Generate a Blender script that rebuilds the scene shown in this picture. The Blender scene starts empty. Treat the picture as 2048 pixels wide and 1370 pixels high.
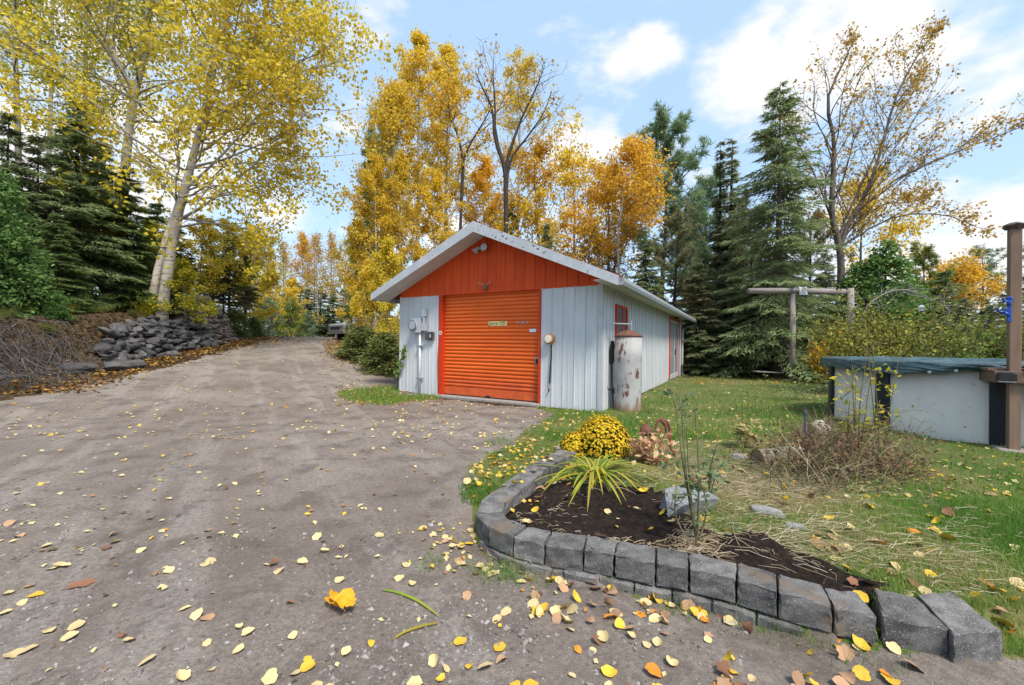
import bpy, bmesh, math, random
import numpy as np
from mathutils import Matrix, Vector

# ------------------------------------------------------------------ camera, world, sun, exposure
SC = bpy.context.scene
COL = SC.collection
F, PIT, ROL, CH = 808.25, 0.0034, 0.0109, 1.4125      # focal length in px (2048 wide), pitch, roll, eye height
cam_d = bpy.data.cameras.new('camera')
cam_d.sensor_width = 36.0
cam_d.lens = F / 2048 * 36
cam_d.clip_start = 0.05
cam_d.clip_end = 3000
cam = bpy.data.objects.new('camera', cam_d)
COL.objects.link(cam)
cam.matrix_world = (Matrix.Translation((0, 0, CH)) @ Matrix.Rotation(math.pi / 2 + PIT, 4, 'X')
                    @ Matrix.Rotation(ROL, 4, 'Z'))
SC.camera = cam

SUN_EL, SUN_AZ = math.radians(56), math.radians(153)    # azimuth clockwise from +Y (north): behind and right of the camera
SUN_STR, SUN_ANG, SKY_STR, EXPO = 2.6, math.radians(14), 0.15, 1.0
SC.view_settings.view_transform = 'Standard'
SC.view_settings.look = 'None'
SC.view_settings.gamma = 1
SC.view_settings.use_curve_mapping = False
SC.view_settings.exposure = EXPO
SC.render.resolution_x, SC.render.resolution_y = 1024, 685
SC.cycles.max_bounces = 5
SC.cycles.diffuse_bounces = 2
SC.cycles.transmission_bounces = 4
SC.cycles.use_denoising = True

def ray(px, py):
    dx, dy = px - 1024, py - 685
    c, s = math.cos(ROL), math.sin(ROL)
    u = c * dx + s * dy
    v = -s * dx + c * dy
    cz = -v / F
    return np.array([u / F, math.cos(PIT) - cz * math.sin(PIT), math.sin(PIT) + cz * math.cos(PIT)])
CAM = np.array([0, 0, CH])
def atY(px, py, Y):
    d = ray(px, py)
    return CAM + d * Y / d[1]
def atz(px, py, z=0.0):
    d = ray(px, py)
    return CAM + d * (z - CH) / d[2]

sun_d = bpy.data.lights.new('sun', 'SUN')
sun_d.energy = SUN_STR
sun_d.angle = SUN_ANG
sun_d.color = (1.0, 0.93, 0.82)
sun = bpy.data.objects.new('sun', sun_d)
COL.objects.link(sun)
sdir = Vector((math.cos(SUN_EL) * math.sin(SUN_AZ), math.cos(SUN_EL) * math.cos(SUN_AZ), math.sin(SUN_EL)))
sun.rotation_euler = sdir.to_track_quat('Z', 'Y').to_euler()

world = bpy.data.worlds.new('World')
SC.world = world
world.use_nodes = True
def build_world():
    nt = world.node_tree
    N, Lk = nt.nodes, nt.links
    N.clear()
    out = N.new('ShaderNodeOutputWorld')
    bg = N.new('ShaderNodeBackground')
    bg.inputs['Strength'].default_value = SKY_STR
    sky = N.new('ShaderNodeTexSky')
    sky.sky_type = 'NISHITA'
    sky.sun_disc = False
    sky.sun_elevation = SUN_EL
    sky.sun_rotation = SUN_AZ
    sky.air_density = 1.0
    sky.dust_density = 1.4
    sky.ozone_density = 1.3
    tc = N.new('ShaderNodeTexCoord')
    def math_(op, a, b=None, clamp=False):
        n = N.new('ShaderNodeMath'); n.operation = op; n.use_clamp = clamp
        for i, v in enumerate((a, b)):
            if v is None: continue
            if isinstance(v, (int, float)): n.inputs[i].default_value = v
            else: Lk.new(v, n.inputs[i])
        return n.outputs[0]
    nz = N.new('ShaderNodeTexNoise')
    nz.inputs['Scale'].default_value = 5.5; nz.inputs['Detail'].default_value = 8; nz.inputs['Roughness'].default_value = 0.55
    mp = N.new('ShaderNodeMapping'); mp.inputs['Scale'].default_value = (1, 1, 2.0)
    Lk.new(tc.outputs['Generated'], mp.inputs['Vector']); Lk.new(mp.outputs[0], nz.inputs['Vector'])
    base = N.new('ShaderNodeTexNoise')
    base.inputs['Scale'].default_value = 2.2; base.inputs['Detail'].default_value = 3
    Lk.new(mp.outputs[0], base.inputs['Vector'])
    # cumulus banks: an even noise cover all round the dome plus the banks the photo shows
    acc = math_('MULTIPLY', math_('SUBTRACT', base.outputs[0], 0.56), 2.6)
    blobs = [((1500, 130), .16, .8), ((1690, 110), .23, 1.0), ((1880, 110), .15, .9), ((1640, 30), .2, .8), ((1310, 108), .09, .8), ((1250, 115), .06, .6),
             ((1180, 300), .15, 1.0), ((1290, 320), .12, .7), ((1960, 245), .11, .9), ((1950, 420), .14, .8), ((1830, 520), .25, .7), ((2000, 560), .3, .7), ((1850, 400), .14, .5),
             ((560, 430), .16, .9), ((330, 300), .3, .9), ((130, 380), .35, .9), ((200, 90), .25, .9), ((900, 480), .3, .5), ((1390, 360), .1, .7), ((1600, 470), .2, .5), ((640, 600), .25, .4)]
    for (p, r, w) in blobs:
        d = ray(*p); d = d / np.linalg.norm(d)
        vm = N.new('ShaderNodeVectorMath'); vm.operation = 'SUBTRACT'
        Lk.new(tc.outputs['Generated'], vm.inputs[0]); vm.inputs[1].default_value = tuple(d)
        sc = N.new('ShaderNodeVectorMath'); sc.operation = 'MULTIPLY'
        Lk.new(vm.outputs[0], sc.inputs[0]); sc.inputs[1].default_value = (1 / r, 1 / r, 1.7 / r)
        ln = N.new('ShaderNodeVectorMath'); ln.operation = 'LENGTH'; Lk.new(sc.outputs[0], ln.inputs[0])
        b = math_('MULTIPLY', math_('SUBTRACT', 1.0, ln.outputs['Value'], True), w * 1.25)
        acc = math_('MAXIMUM', acc, b)
    det = math_('MULTIPLY', math_('SUBTRACT', nz.outputs[0], 0.5), 3.6)
    m = math_('ADD', acc, det)
    mr = N.new('ShaderNodeMapRange'); mr.interpolation_type = 'SMOOTHSTEP'
    mr.inputs['From Min'].default_value = 0.12; mr.inputs['From Max'].default_value = 0.95
    Lk.new(m, mr.inputs['Value'])
    # thin veil lifts the blue everywhere
    veil = N.new('ShaderNodeMixRGB'); veil.inputs[0].default_value = 0.66
    veil.inputs[2].default_value = (2.05, 2.9, 3.85, 1)
    Lk.new(sky.outputs[0], veil.inputs[1])
    mix = N.new('ShaderNodeMixRGB'); mix.inputs[2].default_value = (3.55, 3.55, 3.55, 1)
    Lk.new(mr.outputs[0], mix.inputs[0]); Lk.new(veil.outputs[0], mix.inputs[1])
    Lk.new(mix.outputs[0], bg.inputs['Color'])
    Lk.new(bg.outputs[0], out.inputs['Surface'])
build_world()

# ------------------------------------------------------------------ helpers
RNG = np.random.default_rng(7)
random.seed(7)
def ss(a, b, x):
    t = np.clip((np.asarray(x, float) - a) / (b - a), 0, 1)
    return t * t * (3 - 2 * t)
def tag(o, label=None, cat=None, group=None, kind=None):
    if label: o['label'] = label
    if cat: o['category'] = cat
    if group: o['group'] = group
    if kind: o['kind'] = kind
    return o
def link(name, data, parent=None):
    o = bpy.data.objects.new(name, data)
    COL.objects.link(o)
    if parent is not None: o.parent = parent
    return o
def empty(name, loc=(0, 0, 0), rz=0.0, label=None, cat=None, group=None):
    o = link(name, None)
    o.empty_display_size = 0.1
    o.location = loc; o.rotation_euler = (0, 0, rz)
    return tag(o, label, cat, group)
def np_mesh(name, V, F4=None, F3=None, mat=None, rnd=None, smooth=False):
    V = np.asarray(V, np.float32).reshape(-1, 3)
    me = bpy.data.meshes.new(name)
    n4 = 0 if F4 is None else len(F4); n3 = 0 if F3 is None else len(F3)
    me.vertices.add(len(V)); me.vertices.foreach_set('co', V.ravel())
    idx = []
    if n4: idx.append(np.asarray(F4, np.int32).ravel())
    if n3: idx.append(np.asarray(F3, np.int32).ravel())
    idx = np.concatenate(idx)
    me.loops.add(len(idx)); me.loops.foreach_set('vertex_index', idx)
    me.polygons.add(n4 + n3)
    st = np.concatenate([np.arange(n4) * 4, n4 * 4 + np.arange(n3) * 3]).astype(np.int32)
    me.polygons.foreach_set('loop_start', st)
    me.polygons.foreach_set('loop_total', np.concatenate([np.full(n4, 4), np.full(n3, 3)]).astype(np.int32))
    me.polygons.foreach_set('use_smooth', np.full(n4 + n3, bool(smooth)))
    if rnd is not None:
        a = me.attributes.new('rnd', 'FLOAT', 'POINT')
        a.data.foreach_set('value', np.asarray(rnd, np.float32))
    me.update(calc_edges=True)
    if mat: me.materials.append(mat)
    return me
class NM:
    """collects quads / triangles with a per-point random value"""
    def __init__(s): s.V, s.Q, s.T, s.R, s.n = [], [], [], [], 0
    def add(s, V, Q=None, T=None, rnd=0.5):
        V = np.asarray(V, float).reshape(-1, 3)
        if Q is not None and len(Q): s.Q.append(np.asarray(Q) + s.n)
        if T is not None and len(T): s.T.append(np.asarray(T) + s.n)
        s.V.append(V); s.R.append(np.broadcast_to(np.asarray(rnd, float), (len(V),))); s.n += len(V)
    def tube(s, P, R, k=6, rnd=0.5, cap=True):
        P = np.asarray(P, float); R = np.broadcast_to(np.asarray(R, float), (len(P),))
        T = np.gradient(P, axis=0); T /= np.linalg.norm(T, axis=1)[:, None] + 1e-9
        m = np.abs(T.mean(0)); ref = np.eye(3)[np.argmin(m)]
        U = np.cross(T, ref); U /= np.linalg.norm(U, axis=1)[:, None] + 1e-9
        W = np.cross(T, U)
        a = np.arange(k) / k * 2 * np.pi
        V = P[:, None] + R[:, None, None] * (np.cos(a)[None, :, None] * U[:, None] + np.sin(a)[None, :, None] * W[:, None])
        n = len(P)
        i = np.arange(n - 1)[:, None] * k; j = np.arange(k)[None]; j2 = (j + 1) % k
        Q = np.stack([i + j, i + j2, i + k + j2, i + k + j], -1).reshape(-1, 4)
        V = V.reshape(-1, 3); Tr = None
        if cap:
            V = np.vstack([V, P[0], P[-1]])
            c0, c1 = n * k, n * k + 1
            jj = np.arange(k)
            Tr = np.vstack([np.stack([np.full(k, c0), (jj + 1) % k, jj], -1),
                            np.stack([np.full(k, c1), (n - 1) * k + jj, (n - 1) * k + (jj + 1) % k], -1)])
        s.add(V, Q, Tr, rnd)
    def box(s, lo, hi, rnd=0.5):
        x0, y0, z0 = lo; x1, y1, z1 = hi
        V = [(x0,y0,z0),(x1,y0,z0),(x1,y1,z0),(x0,y1,z0),(x0,y0,z1),(x1,y0,z1),(x1,y1,z1),(x0,y1,z1)]
        s.add(V, [(0,3,2,1),(4,5,6,7),(0,1,5,4),(1,2,6,5),(2,3,7,6),(3,0,4,7)], None, rnd)
    def prism(s, poly, axis, a, b, rnd=0.5):
        """extrude a 2-D polygon along axis (0,1,2) from a to b"""
        n = len(poly); V = []
        for c in (a, b):
            for (p, q) in poly:
                v = [0, 0, 0]; o = [i for i in range(3) if i != axis]
                v[o[0]] = p; v[o[1]] = q; v[axis] = c
                V.append(v)
        Q = [(i, (i + 1) % n, n + (i + 1) % n, n + i) for i in range(n)]
        T = [(0, i + 1, i) for i in range(1, n - 1)] + [(n, n + i, n + i + 1) for i in range(1, n - 1)]
        s.add(V, Q, T, rnd)
    def leaves(s, C, A, B, ln, wd, rnd, fold=0.0):
        """diamond leaf quads: base C, axis A, side B"""
        ln = np.asarray(ln)[:, None] if np.ndim(ln) else ln
        wd = np.asarray(wd)[:, None] if np.ndim(wd) else wd
        nrm = np.cross(A, B) * fold
        V = np.stack([C, C + A * ln * .45 + B * wd * .5 + nrm * wd, C + A * ln, C + A * ln * .45 - B * wd * .5 + nrm * wd], 1)
        n = len(C)
        s.add(V.reshape(-1, 3), np.arange(n * 4).reshape(n, 4), None, np.repeat(rnd, 4))
    def blades(s, C, A, B, ln, wd, rnd):
        ln = np.asarray(ln)[:, None] if np.ndim(ln) else ln
        wd = np.asarray(wd)[:, None] if np.ndim(wd) else wd
        V = np.stack([C + B * wd * .5, C - B * wd * .5, C + A * ln], 1)
        n = len(C)
        s.add(V.reshape(-1, 3), None, np.arange(n * 3).reshape(n, 3), np.repeat(rnd, 3))
    def mesh(s, name, mat=None, smooth=False):
        return np_mesh(name, np.vstack(s.V), np.vstack(s.Q) if s.Q else None, np.vstack(s.T) if s.T else None, mat,
                       np.concatenate(s.R), smooth)
    def build(s, name, mat=None, parent=None, smooth=False):
        return link(name, s.mesh(name, mat, smooth), parent)
def unit(v): return v / (np.linalg.norm(v, axis=-1, keepdims=True) + 1e-9)
def rand_dirs(rng, n): return unit(rng.normal(size=(n, 3)))
def side_of(rng, A): return unit(np.cross(A, rand_dirs(rng, len(A))))
def bevel_obj(o, w, seg=2):
    m = o.modifiers.new('bevel', 'BEVEL'); m.width = w; m.segments = seg; m.limit_method = 'ANGLE'
    return o
def spline(P, n):
    """Catmull-Rom through control points"""
    P = np.asarray(P, float)
    Q = np.vstack([2 * P[0] - P[1], P, 2 * P[-1] - P[-2]])
    out = []
    m = len(P) - 1
    for t in np.linspace(0, m - 1e-6, n):
        i = int(t); u = t - i
        p0, p1, p2, p3 = Q[i:i + 4]
        out.append(.5 * (2 * p1 + (p2 - p0) * u + (2 * p0 - 5 * p1 + 4 * p2 - p3) * u ** 2 + (3 * p1 - p0 - 3 * p2 + p3) * u ** 3))
    return np.array(out)

# ------------------------------------------------------------------ materials
def new_mat(name):
    m = bpy.data.materials.new(name); m.use_nodes = True
    nt = m.node_tree; nt.nodes.clear()
    out = nt.nodes.new('ShaderNodeOutputMaterial')
    return m, nt, nt.nodes, nt.links, out
def ramp(N, stops, interp='LINEAR'):
    r = N.new('ShaderNodeValToRGB'); r.color_ramp.interpolation = interp
    e = r.color_ramp.elements
    while len(e) < len(stops): e.new(0.5)
    for el, (p, c) in zip(e, stops): el.position = p; el.color = (*c, 1)
    return r
def noise(N, Lk, vec, scale, detail=4, rough=.55):
    n = N.new('ShaderNodeTexNoise'); n.inputs['Scale'].default_value = scale
    n.inputs['Detail'].default_value = detail; n.inputs['Roughness'].default_value = rough
    if vec is not None: Lk.new(vec, n.inputs['Vector'])
    return n.outputs['Fac']
def mixc(N, Lk, f, a, b, mode='MIX'):
    m = N.new('ShaderNodeMixRGB'); m.blend_type = mode
    for i, v in ((0, f), (1, a), (2, b)):
        if isinstance(v, (int, float)): m.inputs[i].default_value = v
        elif isinstance(v, tuple): m.inputs[i].default_value = (*v, 1)
        else: Lk.new(v, m.inputs[i])
    return m.outputs[0]
def rangef(N, Lk, v, a, b, c=0., d=1.):
    m = N.new('ShaderNodeMapRange'); m.interpolation_type = 'SMOOTHSTEP'
    for k, x in zip(('From Min', 'From Max', 'To Min', 'To Max'), (a, b, c, d)): m.inputs[k].default_value = x
    Lk.new(v, m.inputs['Value']); return m.outputs[0]
def finish(N, Lk, out, col, rough=.8, metal=0., bump=None, bstr=.3, bdist=.02, spec=.3):
    b = N.new('ShaderNodeBsdfPrincipled')
    if isinstance(col, tuple): b.inputs['Base Color'].default_value = (*col, 1)
    else: Lk.new(col, b.inputs['Base Color'])
    if isinstance(rough, (int, float)): b.inputs['Roughness'].default_value = rough
    else: Lk.new(rough, b.inputs['Roughness'])
    b.inputs['Metallic'].default_value = metal
    b.inputs['Specular IOR Level'].default_value = spec
    if bump is not None:
        bm = N.new('ShaderNodeBump'); bm.inputs['Strength'].default_value = bstr; bm.inputs['Distance'].default_value = bdist
        Lk.new(bump, bm.inputs['Height']); Lk.new(bm.outputs[0], b.inputs['Normal'])
    Lk.new(b.outputs[0], out.inputs['Surface'])
def pbr(name, c1, c2=None, scale=6., rough=.7, metal=0., bump=0., bscale=60., spots=None, stretch=(1, 1, 1), spec=.3, per_obj=0.):
    """two-tone noisy surface, optional spots=(colour, scale, threshold)"""
    m, nt, N, Lk, out = new_mat(name)
    tc = N.new('ShaderNodeTexCoord'); mp = N.new('ShaderNodeMapping'); mp.inputs['Scale'].default_value = stretch
    Lk.new(tc.outputs['Object'], mp.inputs['Vector'])
    v = mp.outputs[0]
    if per_obj:
        oi = N.new('ShaderNodeObjectInfo')
        va = N.new('ShaderNodeVectorMath'); va.operation = 'MULTIPLY_ADD'
        va.inputs[1].default_value = (1, 1, 1); Lk.new(v, va.inputs[0])
        mm = N.new('ShaderNodeMath'); mm.operation = 'MULTIPLY'; mm.inputs[1].default_value = 37.0
        Lk.new(oi.outputs['Random'], mm.inputs[0]); Lk.new(mm.outputs[0], va.inputs[2]); v = va.outputs[0]
    col = c1
    if c2 is not None:
        f = rangef(N, Lk, noise(N, Lk, v, scale, 6, .6), .3, .7)
        col = mixc(N, Lk, f, c1, c2)
    if spots:
        f = rangef(N, Lk, noise(N, Lk, v, spots[1], 5, .65), spots[2], spots[2] + .05)
        col = mixc(N, Lk, f, col, spots[0])
    if per_obj:
        hv = N.new('ShaderNodeHueSaturation')
        Lk.new(col, hv.inputs['Color']) if not isinstance(col, tuple) else setattr(hv.inputs['Color'], 'default_value', (*col, 1))
        mm = N.new('ShaderNodeMapRange'); mm.inputs['To Min'].default_value = 1 - per_obj; mm.inputs['To Max'].default_value = 1 + per_obj
        Lk.new(oi.outputs['Random'], mm.inputs['Value']); Lk.new(mm.outputs[0], hv.inputs['Value']); col = hv.outputs[0]
    b = noise(N, Lk, v, bscale, 5, .6) if bump else None
    finish(N, Lk, out, col, rough, metal, b, bump, .02, spec)
    return m
def leafmat(name, stops, trans=.35, rough=.6, per_obj=0.0):
    """leaf / needle / grass colour from the per-leaf random value; thin, so some light comes through"""
    m, nt, N, Lk, out = new_mat(name)
    at = N.new('ShaderNodeAttribute'); at.attribute_name = 'rnd'
    r = ramp(N, stops); Lk.new(at.outputs['Fac'], r.inputs[0]); col = r.outputs[0]
    if per_obj:
        oi = N.new('ShaderNodeObjectInfo'); hv = N.new('ShaderNodeHueSaturation'); Lk.new(col, hv.inputs['Color'])
        mm = N.new('ShaderNodeMapRange'); mm.inputs['To Min'].default_value = 1 - per_obj; mm.inputs['To Max'].default_value = 1 + per_obj
        Lk.new(oi.outputs['Random'], mm.inputs['Value']); Lk.new(mm.outputs[0], hv.inputs['Value']); col = hv.outputs[0]
    d = N.new('ShaderNodeBsdfPrincipled'); d.inputs['Roughness'].default_value = rough; d.inputs['Specular IOR Level'].default_value = .25
    t = N.new('ShaderNodeBsdfTranslucent'); mx = N.new('ShaderNodeMixShader'); mx.inputs[0].default_value = trans
    Lk.new(col, d.inputs['Base Color']); Lk.new(col, t.inputs['Color'])
    Lk.new(d.outputs[0], mx.inputs[1]); Lk.new(t.outputs[0], mx.inputs[2]); Lk.new(mx.outputs[0], out.inputs['Surface'])
    return m
# ------------------------------------------------------------------ terrain
def pdist(P, L):
    """distance of points P (n,2) to polyline L (m,2), with signed side (+ = left of travel)"""
    best = np.full(len(P), 1e9); sgn = np.ones(len(P))
    for a, b in zip(L[:-1], L[1:]):
        ab = b - a; t = np.clip(((P - a) @ ab) / (ab @ ab), 0, 1)
        q = a + t[:, None] * ab; d = np.linalg.norm(P - q, axis=1)
        s = np.sign(ab[0] * (P[:, 1] - a[1]) - ab[1] * (P[:, 0] - a[0]))
        m = d < best; best[m] = d[m]; sgn[m] = s[m]
    return best, sgn
def inpoly(P, L):
    L = np.asarray(L); x, y = P[:, 0], P[:, 1]; r = np.zeros(len(P), bool)
    for (x0, y0), (x1, y1) in zip(L, np.roll(L, -1, 0)):
        c = ((y0 > y) != (y1 > y)) & (x < (x1 - x0) * (y - y0) / (y1 - y0 + 1e-12) + x0); r ^= c
    return r
def vnoise(x, y, sc, seed=0):
    """cheap smooth value noise"""
    x = np.asarray(x) * sc + seed * 17.3; y = np.asarray(y) * sc + seed * 9.1
    xi, yi = np.floor(x).astype(np.int64), np.floor(y).astype(np.int64); fx, fy = x - xi, y - yi
    fx = fx * fx * (3 - 2 * fx); fy = fy * fy * (3 - 2 * fy)
    def h(a, b): 
        n = np.sin(a * 127.1 + b * 311.7 + seed * 13.7) * 43758.5453
        return n - np.floor(n)
    return (h(xi, yi) * (1 - fx) + h(xi + 1, yi) * fx) * (1 - fy) + (h(xi, yi + 1) * (1 - fx) + h(xi + 1, yi + 1) * fx) * fy

def rise(x, y):
    s = -.46 * x + .89 * y; q = .89 * x + .46 * y
    a = .11 * np.maximum(0, s - 9.5) * ss(8.5, 11.5, s); a = np.where(s > 23, 1.485 + .32 * ss(20, 29, s) - .32 * ss(20, 29, 23.0) , a)
    return (a - 1.2 * ss(29, 50, s)) * (1 - ss(-2.5, 5.5, q - np.clip((s - 12) * .35, 0, 4.5)))
def hit0(px, py, fn):
    d = ray(px, py); t = np.geomspace(.6, 75, 140)
    for _ in range(3):
        P = CAM + d[None] * t[:, None]
        g = fn(P[:, 0], P[:, 1]); i = int(np.argmax(P[:, 2] <= g))
        if P[i, 2] > g[i]: i = len(t) - 1
        t = np.linspace(t[max(i - 1, 0)], t[i], 14)
    return P[i]
# foot of the bank / stone wall on the left of the drive
WALL = np.array([hit0(p, q, rise)[:2] for p, q in ((0, 790), (100, 762), (215, 731), (290, 716), (360, 702), (430, 690), (480, 677))])
BANK = np.vstack([[-16, -6], [-13.5, 2], WALL, hit0(512, 668, rise)[:2] + [-.8, 0], [-17, 38], [-24, 60]])
# outer top-front edge of the concrete block border (world, from its joints)
ZB = 0.135
BJ = [(1150, 884), (1102, 908), (1052, 936), (1004, 970), (964, 998), (953, 1026), (976, 1054), (1026, 1074), (1089, 1087), (1167, 1098), (1228, 1110),
      (1312, 1126), (1378, 1137), (1473, 1160), (1556, 1185), (1667, 1214), (1757, 1231)]
BP = np.array([atz(p, q, ZB)[:2] for p, q in BJ])
BEDGE = np.vstack([BP[::-1][:0], BP, [atz(1830, 1243, ZB)[:2]], [atz(2003, 1266, ZB)[:2]], [[3.2, 1.75]], [[7, .8]], [[14, -1]]])
BEDGE_R = BEDGE[::-1]
BED_POLY = np.vstack([BEDGE, [[30, 3]], [[30, 9]], [[4, 9]], [[1.6, 7.0]]])
def terrain(x, y):
    x = np.atleast_1d(np.asarray(x, float)); y = np.atleast_1d(np.asarray(y, float))
    P = np.stack([x, y], -1)
    z = rise(x, y)
    d, s = pdist(P, BANK); e = d * s
    z = z + 1.35 * ss(-.1, 1.5, e) + .9 * ss(1.5, 9, e)
    z += np.where(e > .3, .12 * (vnoise(x, y, .9, 3) - .5) + .05 * (vnoise(x, y, 3.1, 4) - .5), 0)
    d, s = pdist(P, BEDGE)
    ins = inpoly(P, BED_POLY)
    z += np.where(ins, .095 * ss(.15, .27, d) * (1 - ss(4.0, 6.8, y)), 0)
    z += np.where(ins & (d > .2), .03 * (vnoise(x, y, 2.3, 5) - .5), 0)
    z += np.where(~ins, -.055 * (1 - ss(.03, .5, d)) * ss(-.6, -.2, x) * (1 - ss(1.3, 1.9, x)) * (1 - ss(3.4, 3.9, y)), 0)   # worn dip in front of the border
    # beyond the lawn the wood floor lifts a little
    z += .5 * ss(19, 30, y) * ss(2, 8, x)
    # wheel ruts and soft unevenness of the drive
    q = .89 * x + .46 * y
    for c_ in (-1.6, .1, 1.7): z -= .022 * np.exp(-((q - c_ - .5 * np.sin(y * .25)) / .28) ** 2) * (1 - ss(14, 26, y)) * (q < 4)
    z += .018 * (vnoise(x, y, .8, 1) - .5) + .008 * (vnoise(x, y, 3.3, 2) - .5)
    return z
def tz(x, y): return float(terrain(x, y)[0])
def hit(px, py): return hit0(px, py, terrain)
def ground(px, Y):
    """ground point under image column px at depth Y"""
    p = atY(px, 690, Y); return np.array([p[0], p[1], tz(p[0], p[1])])

# areas -----------------------------------------------------------
H_ = lambda *pts: np.array([hit(p, q)[:2] for p, q in pts])
DRIVE_POLY = np.vstack([[[-14, -9]], [[-12, 2]], H_((-40, 818), (0, 806), (120, 776), (250, 751), (360, 727), (440, 707), (510, 686), (545, 668)),
                        [[-17.5, 40]], [[-14.5, 40]], H_((672, 676), (688, 703), (735, 727), (790, 750)), [[-3.0, 11.9]],
                        [[-2.6, 11.0]], H_((880, 797), (960, 806), (1076, 816), (1110, 833), (1050, 855), (1035, 880), (985, 905), (938, 940), (915, 985))[0:],
                        BP[4:], [atz(1830, 1243, 0.0)[:2]], [atz(2003, 1310, 0)[:2]], [[3.2, 1.6]], [[7, .6]], [[14, -1.2]], [[14, -9]]])
PATCH_POLY = H_((672, 793), (700, 780), (760, 772), (800, 775), (800, 790), (885, 792), (878, 800), (810, 803), (765, 810), (700, 803))
LAWN_POLY = np.vstack([H_((1076, 816),), [[1.95, 8.5]], [[8.2, 19.6]], H_((1372, 757),), [[9, 19.5]], H_((1530, 755), (1650, 757)), [[16, 17]], [[22, 14]], [[30, 12]], [[30, -1]], [[14, -1.2]],
                       [[7, .6]], [[3.2, 1.6]], [atz(2003, 1310, 0)[:2]], BP[::-1][:-5], H_((915, 985), (938, 940), (985, 905), (1035, 880), (1050, 855), (1110, 833))])
def inner_pts(P, d):
    T = np.gradient(P, axis=0); T = T / np.linalg.norm(T, axis=1)[:, None]; Nn = np.stack([-T[:, 1], T[:, 0]], -1)   # left of travel = into the bed
    return P + Nn * d
IN = inner_pts(BP, .195)
SOIL_POLY = np.vstack([[atz(p, q, .12)[:2] for p, q in ((1012, 1000), (1028, 975), (1075, 955), (1150, 950), (1230, 962), (1320, 975), (1345, 1000), (1400, 1040), (1440, 1070), (1500, 1060), (1600, 1100), (1700, 1140), (1790, 1172))], IN[::-1][:-5] + 0.0])

def grid_ground():
    th = np.concatenate([np.linspace(-64, 64, 470), np.linspace(66, 294, 58)]) * math.pi / 180
    r = np.concatenate([[.05], np.geomspace(.7, 320, 360)])
    R, T = np.meshgrid(r, th, indexing='ij')
    X, Y = R * np.sin(T), R * np.cos(T)
    Z = terrain(X.ravel(), Y.ravel()).reshape(X.shape)
    # fine crumble of the near gravel, clods of the bed
    near = 1 - ss(6, 14, R)
    Z += near * (.010 * (vnoise(X, Y, 9, 11) - .5) + .006 * (vnoise(X, Y, 23, 12) - .5))
    P = np.stack([X.ravel(), Y.ravel()], -1)
    soil = inpoly(P, SOIL_POLY).reshape(X.shape)
    dB = ss(.2, .42, pdist(P, BEDGE)[0].reshape(X.shape))
    Z += dB * np.where(soil, .05 * (vnoise(X, Y, 7, 13) - .35) + .03 * (vnoise(X, Y, 19, 14) - .5), 0)
    nr, nt = X.shape
    i, j = np.meshgrid(np.arange(nr - 1), np.arange(nt), indexing='ij'); j2 = (j + 1) % nt
    Q = np.stack([i * nt + j, (i + 1) * nt + j, (i + 1) * nt + j2, i * nt + j2], -1).reshape(-1, 4)[:, ::-1]
    V = np.stack([X.ravel(), Y.ravel(), Z.ravel()], -1)
    C = V[Q].mean(1)
    jit = np.stack([vnoise(C[:, 0], C[:, 1], 3, 21) - .5, vnoise(C[:, 0], C[:, 1], 3, 22) - .5], -1) * .35
    jit2 = np.stack([vnoise(C[:, 0], C[:, 1], 12, 23) - .5, vnoise(C[:, 0], C[:, 1], 12, 24) - .5], -1) * .10
    W = C[:, :2] + (jit + jit2) * np.clip(C[:, 1:2] / 5, .25, 1.3)
    cls = np.zeros(len(Q), int)
    cls[inpoly(W, DRIVE_POLY)] = 1
    cls[inpoly(W, LAWN_POLY)] = 2
    cls[inpoly(W, PATCH_POLY)] = 2
    cls[inpoly(C[:, :2] + jit * .3, SOIL_POLY)] = 3
    return V, Q, cls
def submesh(name, V, Q, mat):
    u, inv = np.unique(Q, return_inverse=True)
    return np_mesh(name, V[u], inv.reshape(-1, 4), None, mat, None, True)

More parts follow.
